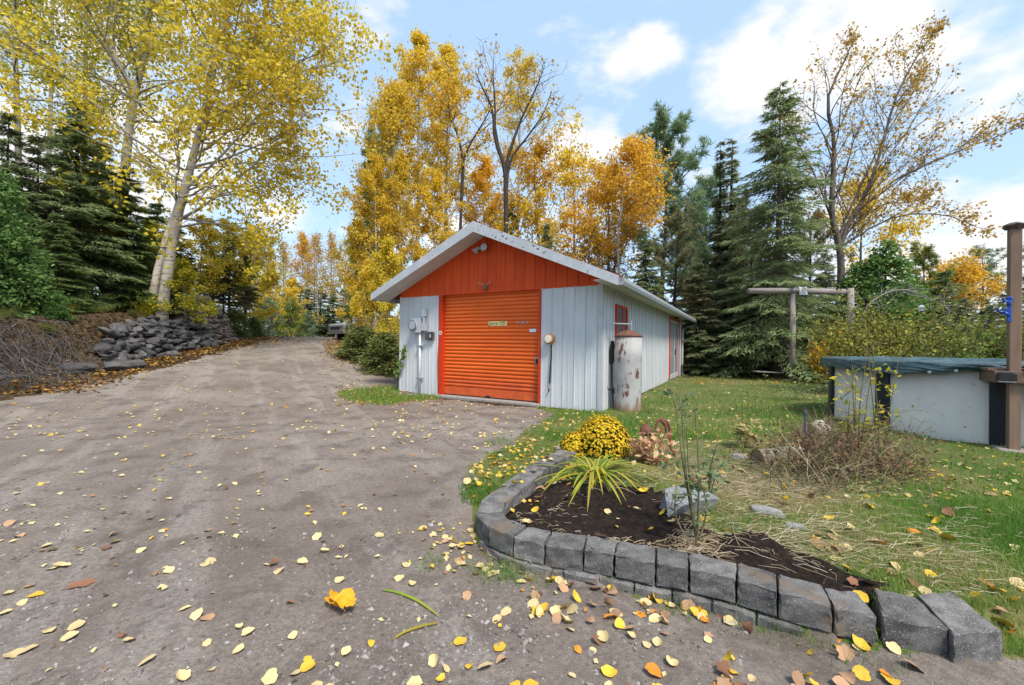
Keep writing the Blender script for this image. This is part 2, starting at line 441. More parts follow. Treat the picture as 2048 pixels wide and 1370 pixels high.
def ground_mats():
    out_ = {}
    # gravel: packed fines with scattered stone, paler wheel tracks
    m, nt, N, Lk, out = new_mat('packed_gravel')
    g = N.new('ShaderNodeNewGeometry'); v = g.outputs['Position']
    big = rangef(N, Lk, noise(N, Lk, v, .55, 5, .6), .35, .68)
    cx = N.new('ShaderNodeCombineXYZ')                     # across / along the direction of travel
    for k_, vec in enumerate(((1.5, .95, 0), (-.06, .10, 0))):
        dt = N.new('ShaderNodeVectorMath'); dt.operation = 'DOT_PRODUCT'; Lk.new(v, dt.inputs[0]); dt.inputs[1].default_value = vec; Lk.new(dt.outputs['Value'], cx.inputs[k_])
    trk = rangef(N, Lk, noise(N, Lk, cx.outputs[0], 1.1, 5, .62), .44, .66)
    c = mixc(N, Lk, big, (.200, .158, .130), (.315, .265, .226))
    c = mixc(N, Lk, rangef(N, Lk, trk, 0, 1, 0, .6), c, (.385, .338, .30))
    c = mixc(N, Lk, rangef(N, Lk, noise(N, Lk, v, 2.3, 6, .68), .48, .64, 0, .75), c, (.135, .106, .088))
    fine = noise(N, Lk, v, 190, 3, .7); mid = noise(N, Lk, v, 34, 5, .7)
    c = mixc(N, Lk, rangef(N, Lk, mid, .36, .64, 0, .55), c, (.12, .098, .085))
    vo = N.new('ShaderNodeTexVoronoi'); vo.inputs['Scale'].default_value = 85; Lk.new(v, vo.inputs['Vector'])
    stone = rangef(N, Lk, vo.outputs['Distance'], .18, .34, 1, 0)
    sv = N.new('ShaderNodeSeparateColor'); Lk.new(vo.outputs['Color'], sv.inputs[0])
    pick = rangef(N, Lk, sv.outputs[0], .5, .62)
    sm = N.new('ShaderNodeMath'); sm.operation = 'MULTIPLY'; Lk.new(stone, sm.inputs[0]); Lk.new(pick, sm.inputs[1])
    sc_ = ramp(N, [(0, (.14, .12, .11)), (.5, (.27, .245, .23)), (1, (.42, .39, .37))]); Lk.new(sv.outputs[1], sc_.inputs[0])
    c = mixc(N, Lk, sm.outputs[0], c, sc_.outputs[0])
    h = N.new('ShaderNodeMath'); h.operation = 'ADD'; Lk.new(mid, h.inputs[0])
    h2 = N.new('ShaderNodeMath'); h2.operation = 'MULTIPLY_ADD'; Lk.new(sm.outputs[0], h2.inputs[0]); h2.inputs[1].default_value = .5; Lk.new(fine, h2.inputs[2])
    Lk.new(h2.outputs[0], h.inputs[1])
    finish(N, Lk, out, c, .92, 0, h.outputs[0], .8, .014, .2)
    out_[1] = m
    m, nt, N, Lk, out = new_mat('lawn_turf')
    g = N.new('ShaderNodeNewGeometry'); v = g.outputs['Position']
    c = mixc(N, Lk, rangef(N, Lk, noise(N, Lk, v, .8, 5), .4, .66), (.080, .120, .028), (.17, .155, .065))
    c = mixc(N, Lk, rangef(N, Lk, noise(N, Lk, v, 14, 5), .45, .7), c, (.15, .115, .06))
    finish(N, Lk, out, c, .95, 0, noise(N, Lk, v, 60, 5), .6, .03, .1)
    out_[2] = m
    m, nt, N, Lk, out = new_mat('dark_garden_soil')
    g = N.new('ShaderNodeNewGeometry'); v = g.outputs['Position']
    c = mixc(N, Lk, rangef(N, Lk, noise(N, Lk, v, 22, 6, .7), .35, .7), (.012, .008, .006), (.042, .028, .021))
    c = mixc(N, Lk, rangef(N, Lk, noise(N, Lk, v, 140, 3, .7), .64, .7), c, (.16, .11, .075))
    finish(N, Lk, out, c, .95, 0, noise(N, Lk, v, 70, 6, .7), .9, .03, .15)
    out_[3] = m
    m, nt, N, Lk, out = new_mat('woodland_litter')
    g = N.new('ShaderNodeNewGeometry'); v = g.outputs['Position']
    vo = N.new('ShaderNodeTexVoronoi'); vo.inputs['Scale'].default_value = 14; Lk.new(v, vo.inputs['Vector'])
    sv = N.new('ShaderNodeSeparateColor'); Lk.new(vo.outputs['Color'], sv.inputs[0])
    r = ramp(N, [(0, (.022, .016, .011)), (.35, (.055, .036, .022)), (.6, (.085, .055, .030)), (.82, (.14, .085, .035)), (1, (.05, .06, .025))]); Lk.new(sv.outputs[0], r.inputs[0])
    c = mixc(N, Lk, rangef(N, Lk, noise(N, Lk, v, .5, 4), .4, .65), r.outputs[0], (.045, .030, .020))
    finish(N, Lk, out, c, .95, 0, vo.outputs['Distance'], .8, .05, .1)
    out_[0] = m
    return out_
GM = ground_mats()
GV, GQ, GC = grid_ground()
for k, nm in ((0, 'ground'), (1, 'gravel_drive'), (2, 'lawn'), (3, 'garden_soil')):
    o = link(nm, submesh(nm, GV, GQ[GC == k], GM[k])); tag(o, kind='structure')
# ------------------------------------------------------------------ garage
TH, GW, GL, GH = .5171, 5.772, 12.92, 2.70
GA = (-3.129, 11.337)
M_WALL = pbr('grey_painted_steel', (.475, .50, .515), (.565, .585, .60), 3, .55, 0, .06, 30, ((.22, .21, .19), 34, .655), (1, 1, .25), .4, .05)
M_ORG = pbr('orange_red_painted_board', (.66, .080, .010), (.57, .058, .008), 4, .7, 0, .12, 40, ((.36, .03, .008), 26, .70), (1, 1, .3), .3, .06)
M_DOOR = pbr('orange_door_paint', (.74, .135, .014), (.66, .105, .012), 3, .5, 0, .05, 30, ((.42, .09, .025), 24, .67), (.4, 1, 1), .4, .06)
M_DOORMID = pbr('slightly_faded_orange_paint', (.68, .12, .018), (.58, .095, .018), 4, .55, 0, .05, 30, ((.36, .09, .03), 22, .66))
M_DOORLO = pbr('faded_orange_paint', (.62, .11, .025), (.48, .08, .025), 5, .6, 0, .05, 30, ((.30, .09, .04), 18, .62))
M_TRIM = pbr('red_trim_paint', (.56, .045, .010), (.46, .035, .009), 6, .6)
M_WHITE = pbr('weathered_white_trim', (.46, .485, .51), (.38, .405, .43), 4, .6, 0, .05, 40, ((.12, .12, .115), 17, .66))
M_FASC = pbr('speckled_white_fascia', (.46, .485, .51), (.38, .405, .43), 4, .6, 0, .05, 40, ((.05, .05, .05), 13, .60))
M_SOFF = pbr('white_soffit', (.60, .61, .62), (.55, .56, .57), 5, .7)
M_ROOF = pbr('red_roofing', (.30, .045, .03), (.20, .035, .028), 9, .8, 0, .3, 30)
M_DARK = pbr('dark_interior', (.03, .03, .032), None, rough=.9)
M_BLACK = pbr('black_plastic', (.018, .018, .02), (.03, .03, .032), 20, .5)
M_STEEL = pbr('galvanised_grey', (.36, .38, .40), (.28, .30, .32), 10, .45, .5)
M_GREYP = pbr('grey_plastic', (.46, .48, .50), (.40, .42, .45), 10, .5)
M_CONC = pbr('worn_concrete', (.33, .30, .28), (.24, .215, .20), 8, .9, 0, .3, 60)
M_GLASS, _nt, _N, _L, _o = new_mat('window_glass')
finish(_N, _L, _o, (.16, .17, .20), .08, 0, None, spec=.8)

M_GLASSREFL = pbr('pale_reflection_glass', (.40, .42, .45), (.30, .32, .35), 1.5, .12, 0, 0, 60, None, (1, 3, .2), .6)  # pale streaky base colour painted in for the reflection on the door glass
gar = empty('garage', (GA[0], GA[1], 0), -TH, 'long grey metal garage with orange gable and orange roll-up door', 'garage')
def gfront(px, py, y=0.0):
    ex = np.array([math.cos(TH), -math.sin(TH)]); ey = np.array([math.sin(TH), math.cos(TH)]); A = np.array(GA)
    d = ray(px, py); t = ((A - CAM[:2]) @ ey + y) / (d[:2] @ ey); P = CAM + d * t; q = P[:2] - A
    return np.array([q @ ex, q @ ey, P[2]])
def gworld(x, y, z):
    return np.array([GA[0] + x * math.cos(TH) + y * math.sin(TH), GA[1] - x * math.sin(TH) + y * math.cos(TH), z])

OH, OE, PK, EV = .60, .50, 4.24, 2.72       # front overhang, eave overhang, ridge and eave height (top of roof)
SL = (PK - EV) / (GW / 2 + OE)
def roofz(x): return PK - abs(x - GW / 2) * SL
DX0, DX1, DZ = 1.50, 4.30, 2.665            # door opening
# wall cores (thin inner sheets behind the cladding)
fw = NM()
fw.box((.0, .03, -.2), (DX0 - .12, .12, GH)); fw.box((DX1 + .06, .03, -.2), (GW, .12, GH))
fw.prism([(0, GH + .001), (GW, GH + .001), (GW, roofz(GW) - .12), (GW / 2, PK - .12), (0, roofz(0) - .12)], 1, .03, .12)
front_wall = fw.build('front_wall', M_DARK, gar)
swm = NM(); swm.box((GW - .12, .125, -.2), (GW - .03, GL, GH + .02))
side_wall = swm.build('side_wall', M_DARK, gar)
m = NM(); m.box((0.0, .125, -.2), (.09, GL, GH + .02)); m.build('far_side_wall', M_WALL, gar)
m = NM(); m.box((.1, GL - .1, -.2), (GW - .13, GL, GH)); m.prism([(0, GH + .001), (GW, GH + .001), (GW / 2, PK - .15)], 1, GL - .1, GL); m.build('back_wall', M_WALL, gar)
def panel_mesh(name, w, z0, zl, zr, mat, rib=.012, lip=.018, gap=.009):
    """one vertical cladding sheet seen from -y: flat pan with a raised lip along its left edge and a shallow mid rib"""
    xs = [0, 0, lip, lip + .006, w * .5 - .012, w * .5 - .005, w * .5 + .005, w * .5 + .012, w - gap]
    ys = [.03, -rib, -rib, 0, 0, -rib * .45, -rib * .45, 0, 0]
    n = len(xs); V = []
    for zc in (0, 1):
        for x, y in zip(xs, ys):
            V.append((x, y, z0 if not zc else zl + (zr - zl) * x / w))
    me = NM(); me.add(V, [(i, i + 1, n + i + 1, n + i) for i in range(n - 1)])
    return me.mesh(name, mat)
def put_panel(me, parent, x, y, rz=0):
    o = link(me.name, me, parent); o.location = (x, y, 0); o.rotation_euler = (0, 0, rz); return o
pw = .262
me_r = panel_mesh('siding_panel', pw, -.06, GH - .005, GH - .005, M_WALL)
x = DX1 + .065
while x < GW - .09:
    w = min(pw, GW - .085 - x)
    put_panel(me_r if w > pw - .001 else panel_mesh('siding_panel', w, -.06, GH - .005, GH - .005, M_WALL), front_wall, x, 0); x += pw
x = .005
while x < DX0 - .13:
    w = min(pw, DX0 - .125 - x)
    put_panel(me_r if w > pw - .001 else panel_mesh('siding_panel', w, -.06, GH - .005, GH - .005, M_WALL), front_wall, x, 0); x += pw
x = .004
while x < GW - .02:
    w = min(pw, GW - x - .01)
    mid = GW / 2
    zl, zr = roofz(x) - .10, roofz(x + w) - .10
    put_panel(panel_mesh('gable_board', w, GH - .03 if not (DX0 - .13 < x + w and x < DX1 + .07) else DZ, zl, zr, M_ORG, .006, .006, .010), front_wall, x, -.012)
    x += pw
me_s = panel_mesh('siding_panel', .25, -.06, GH + .02, GH + .02, M_WALL)
WY0, WY1, WZ0, WZ1 = 1.04, 1.94, 1.42, 2.30
SY0, SY1, SZ = 9.02, 11.72, 2.50
k = 0
y = .06
while y < GL - .1:
    if SY0 - .05 < y + .125 < SY1 + .05: me = panel_mesh('siding_panel', .25, SZ + .05, GH + .02, GH + .02, M_WALL)
    else: me = me_s
    put_panel(me, side_wall, GW, y, math.pi / 2); y += .25
m = NM(); m.box((GW - .082, -.022, -.06), (GW + .014, .0, GH - .006)); m.box((GW - .0, .0001, -.06), (GW + .014, .075, GH - .006)); m.build('corner_trim', M_WHITE, gar)
m = NM(); m.box((GW - .03, -.016, GH - .005), (GW + .012, .06, GH + .12)); m.build('corner_trim', M_WHITE, gar)
m = NM(); m.box((-.02, -.02, -.06), (.02, .1, GH - .006)); m.build('corner_trim', M_WALL, gar)
# roll-up door
door = NM(); door.box((DX0 - .03, .15, .0), (DX1 + .03, .17, DZ + .3)); rdoor = door.build('roll_up_door', M_DOOR, gar)
NS = 26; sh = (DZ + .06 - .30) / NS
prof = [(0, .012), (.10, .0), (.28, -.014), (.55, -.019), (.80, -.014), (.92, -.003), (1.0, .012)]
def slat(name):
    V = []; n = len(prof)
    for xx in (DX0, DX1):
        for t, yy in prof: V.append((xx, .115 + yy, t * sh))
    q = NM(); q.add(V, [(i, n + i, n + i + 1, i + 1) for i in range(n - 1)]); return q.mesh(name, M_DOOR, True)
sm = slat('slat')
for i in range(NS):
    o = link('slat', sm, rdoor); o.location = (0, 0, .285 + i * sh)
    if i < 4: o.material_slots[0].link = 'OBJECT'; o.material_slots[0].material = M_DOORLO if i < 2 else M_DOORMID
m = NM(); m.box((DX0, .095, .085), (DX1, .13, .283)); o = m.build('bottom_bar', M_DOORLO, rdoor); bevel_obj(o, .006)
m = NM(); m.box((DX0, .08, .070), (DX1, .14, .0849)); m.build('rubber_seal', M_BLACK, rdoor)
p = gfront(976, 793, .09); m = NM(); m.box((p[0] - .07, .06, .075), (p[0] + .07, .094, .13)); o = m.build('foot_catch', M_BLACK, rdoor); bevel_obj(o, .01)
m = NM(); m.box((4.17, .078, .94), (4.285, .094, 1.12)); lk = m.build('lock_plate', M_STEEL, rdoor); bevel_obj(lk, .006)
m = NM(); m.box((4.19, .058, .96), (4.25, .0779, 1.07)); o = m.build('lock_handle', M_BLACK, lk); bevel_obj(o, .008)
# trim round the opening
m = NM()
zz = np.linspace(-.05, DZ, 14)
L0 = DX0 - .125 + .010 * np.sin(zz * 5) - .012 * np.sin(zz * 2.3)
for i in range(13):
    a, b = zz[i], zz[i + 1]
    m.add([(L0[i], -.022, a), (DX0 + .0, -.022, a), (DX0, -.022, b), (L0[i + 1], -.022, b), (L0[i], .03, a), (DX0, .14, a), (DX0, .14, b), (L0[i + 1], .03, b)],
          [(0, 1, 2, 3), (1, 5, 6, 2), (4, 0, 3, 7)])
m.build('door_jamb', M_TRIM, gar)
m = NM(); m.box((DX1, -.022, -.06), (DX1 + .06, .14, DZ)); m.build('door_jamb', M_TRIM, gar)
m = NM(); m.box((DX0, .0, DZ), (DX1, .14, DZ + .03)); m.build('door_header', M_TRIM, gar)
m = NM(); m.box((DX0 - .13, -.14, -.15), (DX1 + .08, .5, .062)); o = m.build('concrete_sill', M_CONC, gar); bevel_obj(o, .015)
# roof
RY0, RY1 = -OH, GL + 1.05
rf = NM()
for sgn in (-1, 1):
    xe = GW / 2 + sgn * (GW / 2 + OE)
    V = []
    for yy in (RY0, RY1):
        for (xx, zt) in ((GW / 2, PK), (xe, EV)):
            V += [(xx, yy, zt + .03), (xx, yy, zt - .03)]
    rf.add(V, [(0, 2, 6, 4), (1, 5, 7, 3), (2, 3, 7, 6), (0, 1, 3, 2), (4, 6, 7, 5)])
roof = rf.build('roof', M_ROOF, gar)
m = NM()
for sgn in (-1, 1):
    m.prism([(GW / 2, PK + .045), (GW / 2 + sgn * .16, PK + .045 - .16 * SL), (GW / 2 + sgn * .16, PK + .033 - .16 * SL), (GW / 2, PK + .033)], 1, RY0 - .02, RY1)
m.build('ridge_cap', M_ROOF, roof)
def shingle():
    q = NM(); q.box((0, 0, 0), (.26, .32, .014)); return q.mesh('shingle', M_ROOF)
shm = shingle(); rg = random.Random(3)
for row in range(6):                                   # the courses whose edges show above the gutter and at the ridge
    for kk in range(46):
        xe = GW / 2 + (GW / 2 + OE) - .02 - row * .2
        o = link('shingle', shm, roof)
        o.location = (xe - .24, RY0 + .02 + kk * .322 + (.16 if row % 2 else 0), EV + (.24 + row * .2) * SL * .97 + .03 + row * .004 + rg.random() * .012)
        o.rotation_euler = (0, math.atan(SL) + rg.uniform(-.03, .05), 0)
        if o.location[1] > RY1 - .33: bpy.data.objects.remove(o)
# rake fascia, soffits, eave fascia, gutter
FD = .235
for sgn in (-1, 1):
    xe = GW / 2 + sgn * (GW / 2 + OE)
    m = NM(); poly = [(GW / 2, PK + .02), (xe, EV + .02), (xe, EV + .02 - FD * .8), (GW / 2, PK + .02 - FD - .02)]
    if sgn < 0: poly = poly[::-1]
    m.prism(poly, 1, -OH - .03, -OH - .005); m.build('rake_fascia', M_FASC if sgn > 0 else M_WHITE, gar)
    # sloped rake soffit in strips
    n = 12
    for i in range(n):
        a, b = i / n, (i + .985) / n
        xa, xb = GW / 2 + (xe - GW / 2) * a, GW / 2 + (xe - GW / 2) * b
        za, zb = roofz(xa) - .15, roofz(xb) - .15
        if sgn > 0 and False: continue
        q = NM(); q.add([(xa, -OH, za), (xb, -OH, zb), (xb, -.012, zb), (xa, -.012, za), (xa, -OH, za + .015), (xb, -OH, zb + .015), (xb, -.012, zb + .015), (xa, -.012, za + .015)],
                        [(0, 1, 2, 3), (7, 6, 5, 4), (0, 4, 5, 1), (3, 2, 6, 7)])
        q.build('soffit_board', M_SOFF, gar)
m = NM()
m.box((GW + OE - .02, -OH, EV - .16), (GW + OE, RY1, EV - .03)); m.build('eave_fascia', M_WHITE, gar)
m = NM(); m.box((-OE, -OH, EV - .16), (-OE + .02, RY1, EV - .03)); m.build('eave_fascia', M_WHITE, gar)
sbm = NM(); sbm.box((GW + .002, 0, GH + .012 - .03), (GW + OE - .021, .396, GH + .024 - .03)); sbm = sbm.mesh('soffit_board', M_SOFF)
yy = -.6
while yy < RY1 - .4:
    o = link('soffit_board', sbm, gar); o.location = (0, yy, 0); yy += .4
m = NM(); m.prism([(GW + .014, GH + .0), (GW + OE - .02, GH + .0), (GW + OE - .02, EV - .03), (GW + .014, roofz(GW) - .10)], 1, -.012, .01); m.build('cornice_return', M_SOFF, gar)
# open trough gutter
g_ = NM(); gx = GW + OE + .003; gp = [(0, .0), (0, -.11), (.03, -.125), (.075, -.12), (.105, -.06), (.115, 0), (.105, .004), (.10, -.01), (.092, -.06), (.068, -.108), (.03, -.113), (.010, -.10), (.010, 0)]
n = len(gp); V = []
for yy in (-OH - .03, RY1): V += [(gx + a, yy, EV - .035 + b) for a, b in gp]
g_.add(V, [(i, n + i, n + (i + 1) % n, (i + 1) % n) for i in range(n)], [(0, i, i + 1) for i in range(1, n - 1)] + [(n, n + i + 1, n + i) for i in range(1, n - 1)])
gut = g_.build('gutter', M_WHITE, gar)
m = NM(); P = spline([(gx + .05, RY1 - .15, EV - .15), (gx + .02, RY1 - .22, EV - .28), (GW + .14, GL + .3, EV - .42), (GW + .07, GL - .12, EV - .55), (GW + .06, GL - .15, EV - .8), (GW + .06, GL - .15, .1), (GW + .16, GL - .15, .03)], 30)
m.tube(P, .045, 8); m.build('downspout', M_WHITE, gar, True)
# side window and sliding door
m = NM(); m.box((GW - .03, WY0, WZ0), (GW + .002, WY1, WZ1)); win = m.build('window', M_DARK, gar)
m = NM()
for lo, hi in (((GW - .0, WY0 - .06, WZ1), (GW + .045, WY1 + .06, WZ1 + .06)), ((GW, WY0 - .06, WZ0 - .06), (GW + .05, WY1 + .06, WZ0)), ((GW, WY0 - .06, WZ0), (GW + .045, WY0, WZ1)), ((GW, WY1, WZ0), (GW + .045, WY1 + .10, WZ1)),
               ((GW + .003, (WY0 + WY1) / 2 + .1, WZ0), (GW + .03, (WY0 + WY1) / 2 + .15, WZ1))): m.box(lo, hi)
m.build('window_frame', M_TRIM, win)
m = NM(); m.box((GW + .004, WY0, WZ0), (GW + .012, WY1, WZ1)); m.build('pane', M_GLASS, win)
m = NM(); m.box((GW - .03, SY0, .0), (GW + .004, SY1, SZ)); sd = m.build('sliding_door', M_WHITE, gar)
m = NM()
for lo, hi in (((GW, SY0 - .07, -.02), (GW + .05, SY0, SZ + .07)), ((GW, SY1, -.02), (GW + .05, SY1 + .07, SZ + .07)), ((GW, SY0, SZ), (GW + .05, SY1, SZ + .07))): m.box(lo, hi)
m.build('door_frame', M_TRIM, sd)
md = (SY0 + SY1) / 2
for a, b, dx in ((SY0 + .02, md + .04, .022), (md - .04, SY1 - .02, .010)):
    m = NM(); w = .09
    for lo, hi in (((GW + dx - .012, a, .04), (GW + dx + .014, a + w, SZ - .02)), ((GW + dx - .012, b - w, .04), (GW + dx + .014, b, SZ - .02)), ((GW + dx - .012, a + w, SZ - .02 - w), (GW + dx + .014, b - w, SZ - .02)), ((GW + dx - .012, a + w, .04), (GW + dx + .014, b - w, .24))): m.box(lo, hi)
    lf = m.build('door_leaf', M_GREYP, sd)
    m = NM(); m.box((GW + dx - .004, a + w, .24), (GW + dx + .002, b - w, SZ - .02 - w)); m.build('pane', M_GLASSREFL, lf)
m = NM(); m.box((GW + .037, md - .02, 1.0), (GW + .075, md + .03, 1.28)); m.build('door_handle', M_BLACK, sd)

# ------------------------------------------------------------------ things fixed to the garage
def wall_thing(name, x, z, label, cat, y=-.024):
    p = gworld(x, y, z); return empty(name, p, -TH, label, cat)
# electricity meter with conduit
t = wall_thing('electric_meter', .68, 1.88, 'grey electricity meter with round dial and white conduit on the garage front', 'meter')
m = NM(); m.box((-.17, -.13, -.20), (.17, 0, .19)); o = m.build('housing', M_GREYP, t); bevel_obj(o, .015)
m = NM(); m.tube([(-.05, -.131, .0), (-.05, -.19, .0), (-.05, -.20, 0)], [.13, .13, .115], 20); dl = m.build('dial', M_GREYP, t, False)
m = NM(); m.tube([(-.05, -.201, .0), (-.05, -.207, 0)], .105, 20); m.build('dial_glass', pbr('dial_face', (.36, .39, .43), (.30, .33, .37), 20, .2), dl)
a = np.linspace(0, 2 * np.pi, 22); m = NM(); m.tube(np.stack([-.05 + .128 * np.cos(a), np.full(22, -.192), .128 * np.sin(a)], -1), .010, 5); m.build('dial_ring', M_BLACK, dl)
m = NM(); m.tube([(.12, -.06, -.2), (.12, -.06, -1.92)], .032, 10); cd = m.build('conduit', pbr('white_conduit', (.58, .62, .66), (.5, .54, .58), 10, .5), t, True)
for z in (-.55, -1.42):
    m = NM(); m.box((.02, -.098, z - .02), (.19, -.0, z + .02)); m.build('clamp', M_STEEL, cd)
m = NM(); m.tube(spline([(.17, -.07, -.12), (.24, -.07, -.10), (.26, -.07, .1), (.26, -.07, .32)], 10), .035, 8); m.box((.20, -.12, -.14), (.33, -.005, .06)); m.box((.20, -.11, .24), (.31, -.005, .44)); o = m.build('entrance_conduit', M_WHITE, t)
t = wall_thing('wall_socket', 1.11, 1.60, 'small dark outlet box below the electricity meter', 'outlet')
m = NM(); m.box((-.14, -.07, -.11), (.14, 0, .11)); o = m.build('box', pbr('brown_box', (.10, .09, .085), (.07, .065, .06), 9, .5), t); bevel_obj(o, .01)
m = NM(); m.box((.01, -.078, -.08), (.12, -.071, .08)); sk = m.build('cover_plate', M_BLACK, t)
m = NM(); m.box((.04, -.084, -.05), (.085, -.079, .05)); m.build('outlet_insert', M_WHITE, sk)
# twin flood lamp under the peak
t = wall_thing('flood_light', 2.78, 3.74, 'twin white floodlight under the garage gable peak', 'light', -.03); t.scale = (.82, .82, .82)
m = NM(); m.tube([(0, .0, 0), (0, -.05, 0)], .07, 14); m.build('base', M_WHITE, t)
for (c, d, nm) in (((-.15, -.12, -.02), (-.45, -.45, -.75), 0), ((.14, -.13, .01), (.18, -.95, -.1), 1)):
    c = np.array(c); d = unit(np.array(d))
    m = NM(); m.tube([(0, -.04, 0), c - d * .03], .022, 8); hd = m.build('lamp_arm', M_WHITE, t)
    m = NM(); m.tube([c - d * .09, c - d * .05, c + d * .03, c + d * .09, c + d * .10], [.035, .05, .06, .105, .10], 18); m.build('lamp_head', M_WHITE, hd, True)
    m = NM(); m.tube([c + d * .101, c + d * .106], [.09, .04], 16); m.build('lens', M_GREYP, hd)
# antlers
t = wall_thing('antlers', 2.87, 2.80, 'small pair of deer antlers mounted above the garage door', 'antlers', -.022); t.scale = (.52, .52, .52)
M_BONE = pbr('antler_bone', (.45, .36, .27), (.30, .22, .16), 14, .6)
m = NM(); m.tube([(0, .0, -.12), (0, -.07, -.10), (0, -.10, -.03), (0, -.05, .05), (0, 0, .07)], [.03, .09, .10, .07, .03], 12); m.build('skull_plate', pbr('dark_hide', (.11, .08, .06), (.2, .15, .12), 20, .8), t, True)
for s in (-1, 1):
    m = NM()
    m.tube(spline([(s * .05, -.07, .03), (s * .14, -.14, .12), (s * .24, -.17, .17), (s * .30, -.12, .26), (s * .29, -.06, .38)], 14), np.linspace(.022, .006, 14), 7)
    m.tube(spline([(s * .20, -.16, .16), (s * .32, -.22, .14), (s * .38, -.25, .18)], 8), np.linspace(.016, .005, 8), 6)
    m.build('antler', M_BONE, t, True)
# orange hose reel lamp-like round holder and black strap
t = wall_thing('round_lamp', 4.60, 1.53, 'round orange lamp with white lens on the garage wall right of the door', 'lamp')
m = NM(); m.tube([(0, 0, 0), (0, -.11, 0), (0, -.13, 0)], [.11, .115, .108], 22); o = m.build('housing', pbr('amber_plastic', (.52, .21, .03), (.42, .16, .03), 10, .4), t, True)
m = NM(); m.tube([(0, -.131, 0), (0, -.145, 0), (0, -.15, 0)], [.088, .085, .05], 20); m.build('lens', pbr('cream_lens', (.68, .64, .56), None, rough=.4), t)
t = wall_thing('hanging_strap', 4.62, .95, 'thin black strap hanging below the round orange lamp', 'strap')
m = NM(); m.tube(spline([(.01, -.02, .45), (.015, -.022, .2), (0, -.02, -.05), (-.02, -.02, -.41)], 16), .018, 6); m.build('strap', M_BLACK, t)
m = NM(); m.tube([(-.02, -.012, -.41), (-.035, -.012, -.53)], .004, 4); m.tube([(-.035, -.02, -.53), (-.04, -.02, -.61)], [.02, .012], 6); m.build('buckle', M_BLACK, t)
# stickers on the door and jamb
def flat(name, x, z, w, h, mat, label, cat, y):
    q = NM(); q.box((-w / 2, -.0015, -h / 2), (w / 2, .0015, h / 2))
    o = q.build(name, mat); p = gworld(x, y, z); o.location = p; o.rotation_euler = (0, 0, -TH); return tag(o, label, cat)
def text(s, parent, x, z, size, mat, shear=0.0, y=-.003):
    c = bpy.data.curves.new('lettering', 'FONT'); c.body = s; c.size = size; c.align_x = 'CENTER'; c.align_y = 'CENTER'; c.shear = shear; c.extrude = .0004
    f_ = bpy.data.objects.new('lettering_font', c); me = bpy.data.meshes.new_from_object(f_); bpy.data.objects.remove(f_); me.name = 'lettering'; me.materials.clear(); me.materials.append(mat); o = link('lettering', me, parent); o.location = (x, y, z); o.rotation_euler = (math.pi / 2, 0, 0); return o
YD = .092
SX = 3.14
s1 = flat('sticker', SX, 1.905, .53, .115, pbr('cream_paper', (.72, .60, .25), (.66, .52, .20), 8, .6), 'cream yellow Jerry sticker on the orange door', 'sticker', YD)
text('Jerry', s1, -.13, .0, .13, M_BLACK, .3); text('POWER', s1, .13, .026, .045, M_BLACK); text('TO SELL', s1, .13, -.026, .045, M_BLACK)
s2 = flat('sticker', 3.82, 1.92, .30, .05, pbr('pink_red_print', (.62, .20, .16), (.70, .42, .36), 30, .6), 'torn red and white sticker strip on the orange door', 'sticker', YD)
m = NM()
for k, xx in enumerate((-.09, -.05, .04, .09)): m.prism([(xx - .02, -.018), (xx + .005, -.018), (xx + .022, .018), (xx - .004, .018)], 1, -.0032, -.0018)
m.build('printed_slashes', M_DARK, s2)
s3 = flat('sticker', 4.10, 1.73, .17, .075, pbr('pale_label', (.72, .74, .80), (.66, .69, .78), 9, .5), 'small pale blank label near the right edge of the orange door', 'sticker', YD)
q = NM(); q.tube([(0, 0, 0), (0, -.006, 0)], .055, 20); o = q.build('round_sticker', pbr('pink_white_paint', (.66, .50, .48), None, rough=.6)); o.location = gworld(1.45, -.023, 1.68); o.rotation_euler = (0, 0, -TH); tag(o, 'small round white sticker on the red door jamb', 'sticker')
q2 = NM(); q2.tube([(0, -.0062, 0), (0, -.008, 0)], .025, 12); q2.build('printed_disc', M_TRIM, o)
# security light above the sliding door
p = gworld(GW + .02, 10.35, 2.62); t = empty('door_light', p, -TH, 'small dark lamp under the eave above the sliding door', 'light')
m = NM(); m.box((.0, -.12, -.03), (.10, .12, .03)); o = m.build('housing', M_BLACK, t); bevel_obj(o, .02)
m = NM(); m.tube([(.1, 0, 0), (.16, 0, -.05)], [.03, .05], 10); m.build('lamp_head', M_BLACK, t)

# ------------------------------------------------------------------ rusty tank and trimmer beside the garage
M_TANK, _nt, N_, L_, o_ = new_mat('flaking_white_tank_paint')
tcn = N_.new('ShaderNodeTexCoord'); vv = tcn.outputs['Object']
mpn = N_.new('ShaderNodeMapping'); mpn.inputs['Scale'].default_value = (1, 1, .3); L_.new(vv, mpn.inputs[0])
c_ = mixc(N_, L_, rangef(N_, L_, noise(N_, L_, vv, 3, 5), .35, .65), (.37, .365, .355), (.29, .285, .28))
rs = rangef(N_, L_, noise(N_, L_, mpn.outputs[0], 6.5, 8, .68), .555, .60)
c_ = mixc(N_, L_, rs, c_, (.115, .05, .028))
sp_ = N_.new('ShaderNodeSeparateXYZ'); L_.new(vv, sp_.inputs[0])
lo_ = N_.new('ShaderNodeMath'); lo_.operation = 'MULTIPLY_ADD'; L_.new(noise(N_, L_, mpn.outputs[0], 7, 6, .7), lo_.inputs[0]); lo_.inputs[1].default_value = -.55; L_.new(sp_.outputs[2], lo_.inputs[2])
c_ = mixc(N_, L_, rangef(N_, L_, lo_.outputs[0], -.22, -.02, .85, 0), c_, (.22, .12, .065))
finish(N_, L_, o_, c_, .7, 0, noise(N_, L_, mpn.outputs[0], 9, 6, .7), .15, .01, .3)
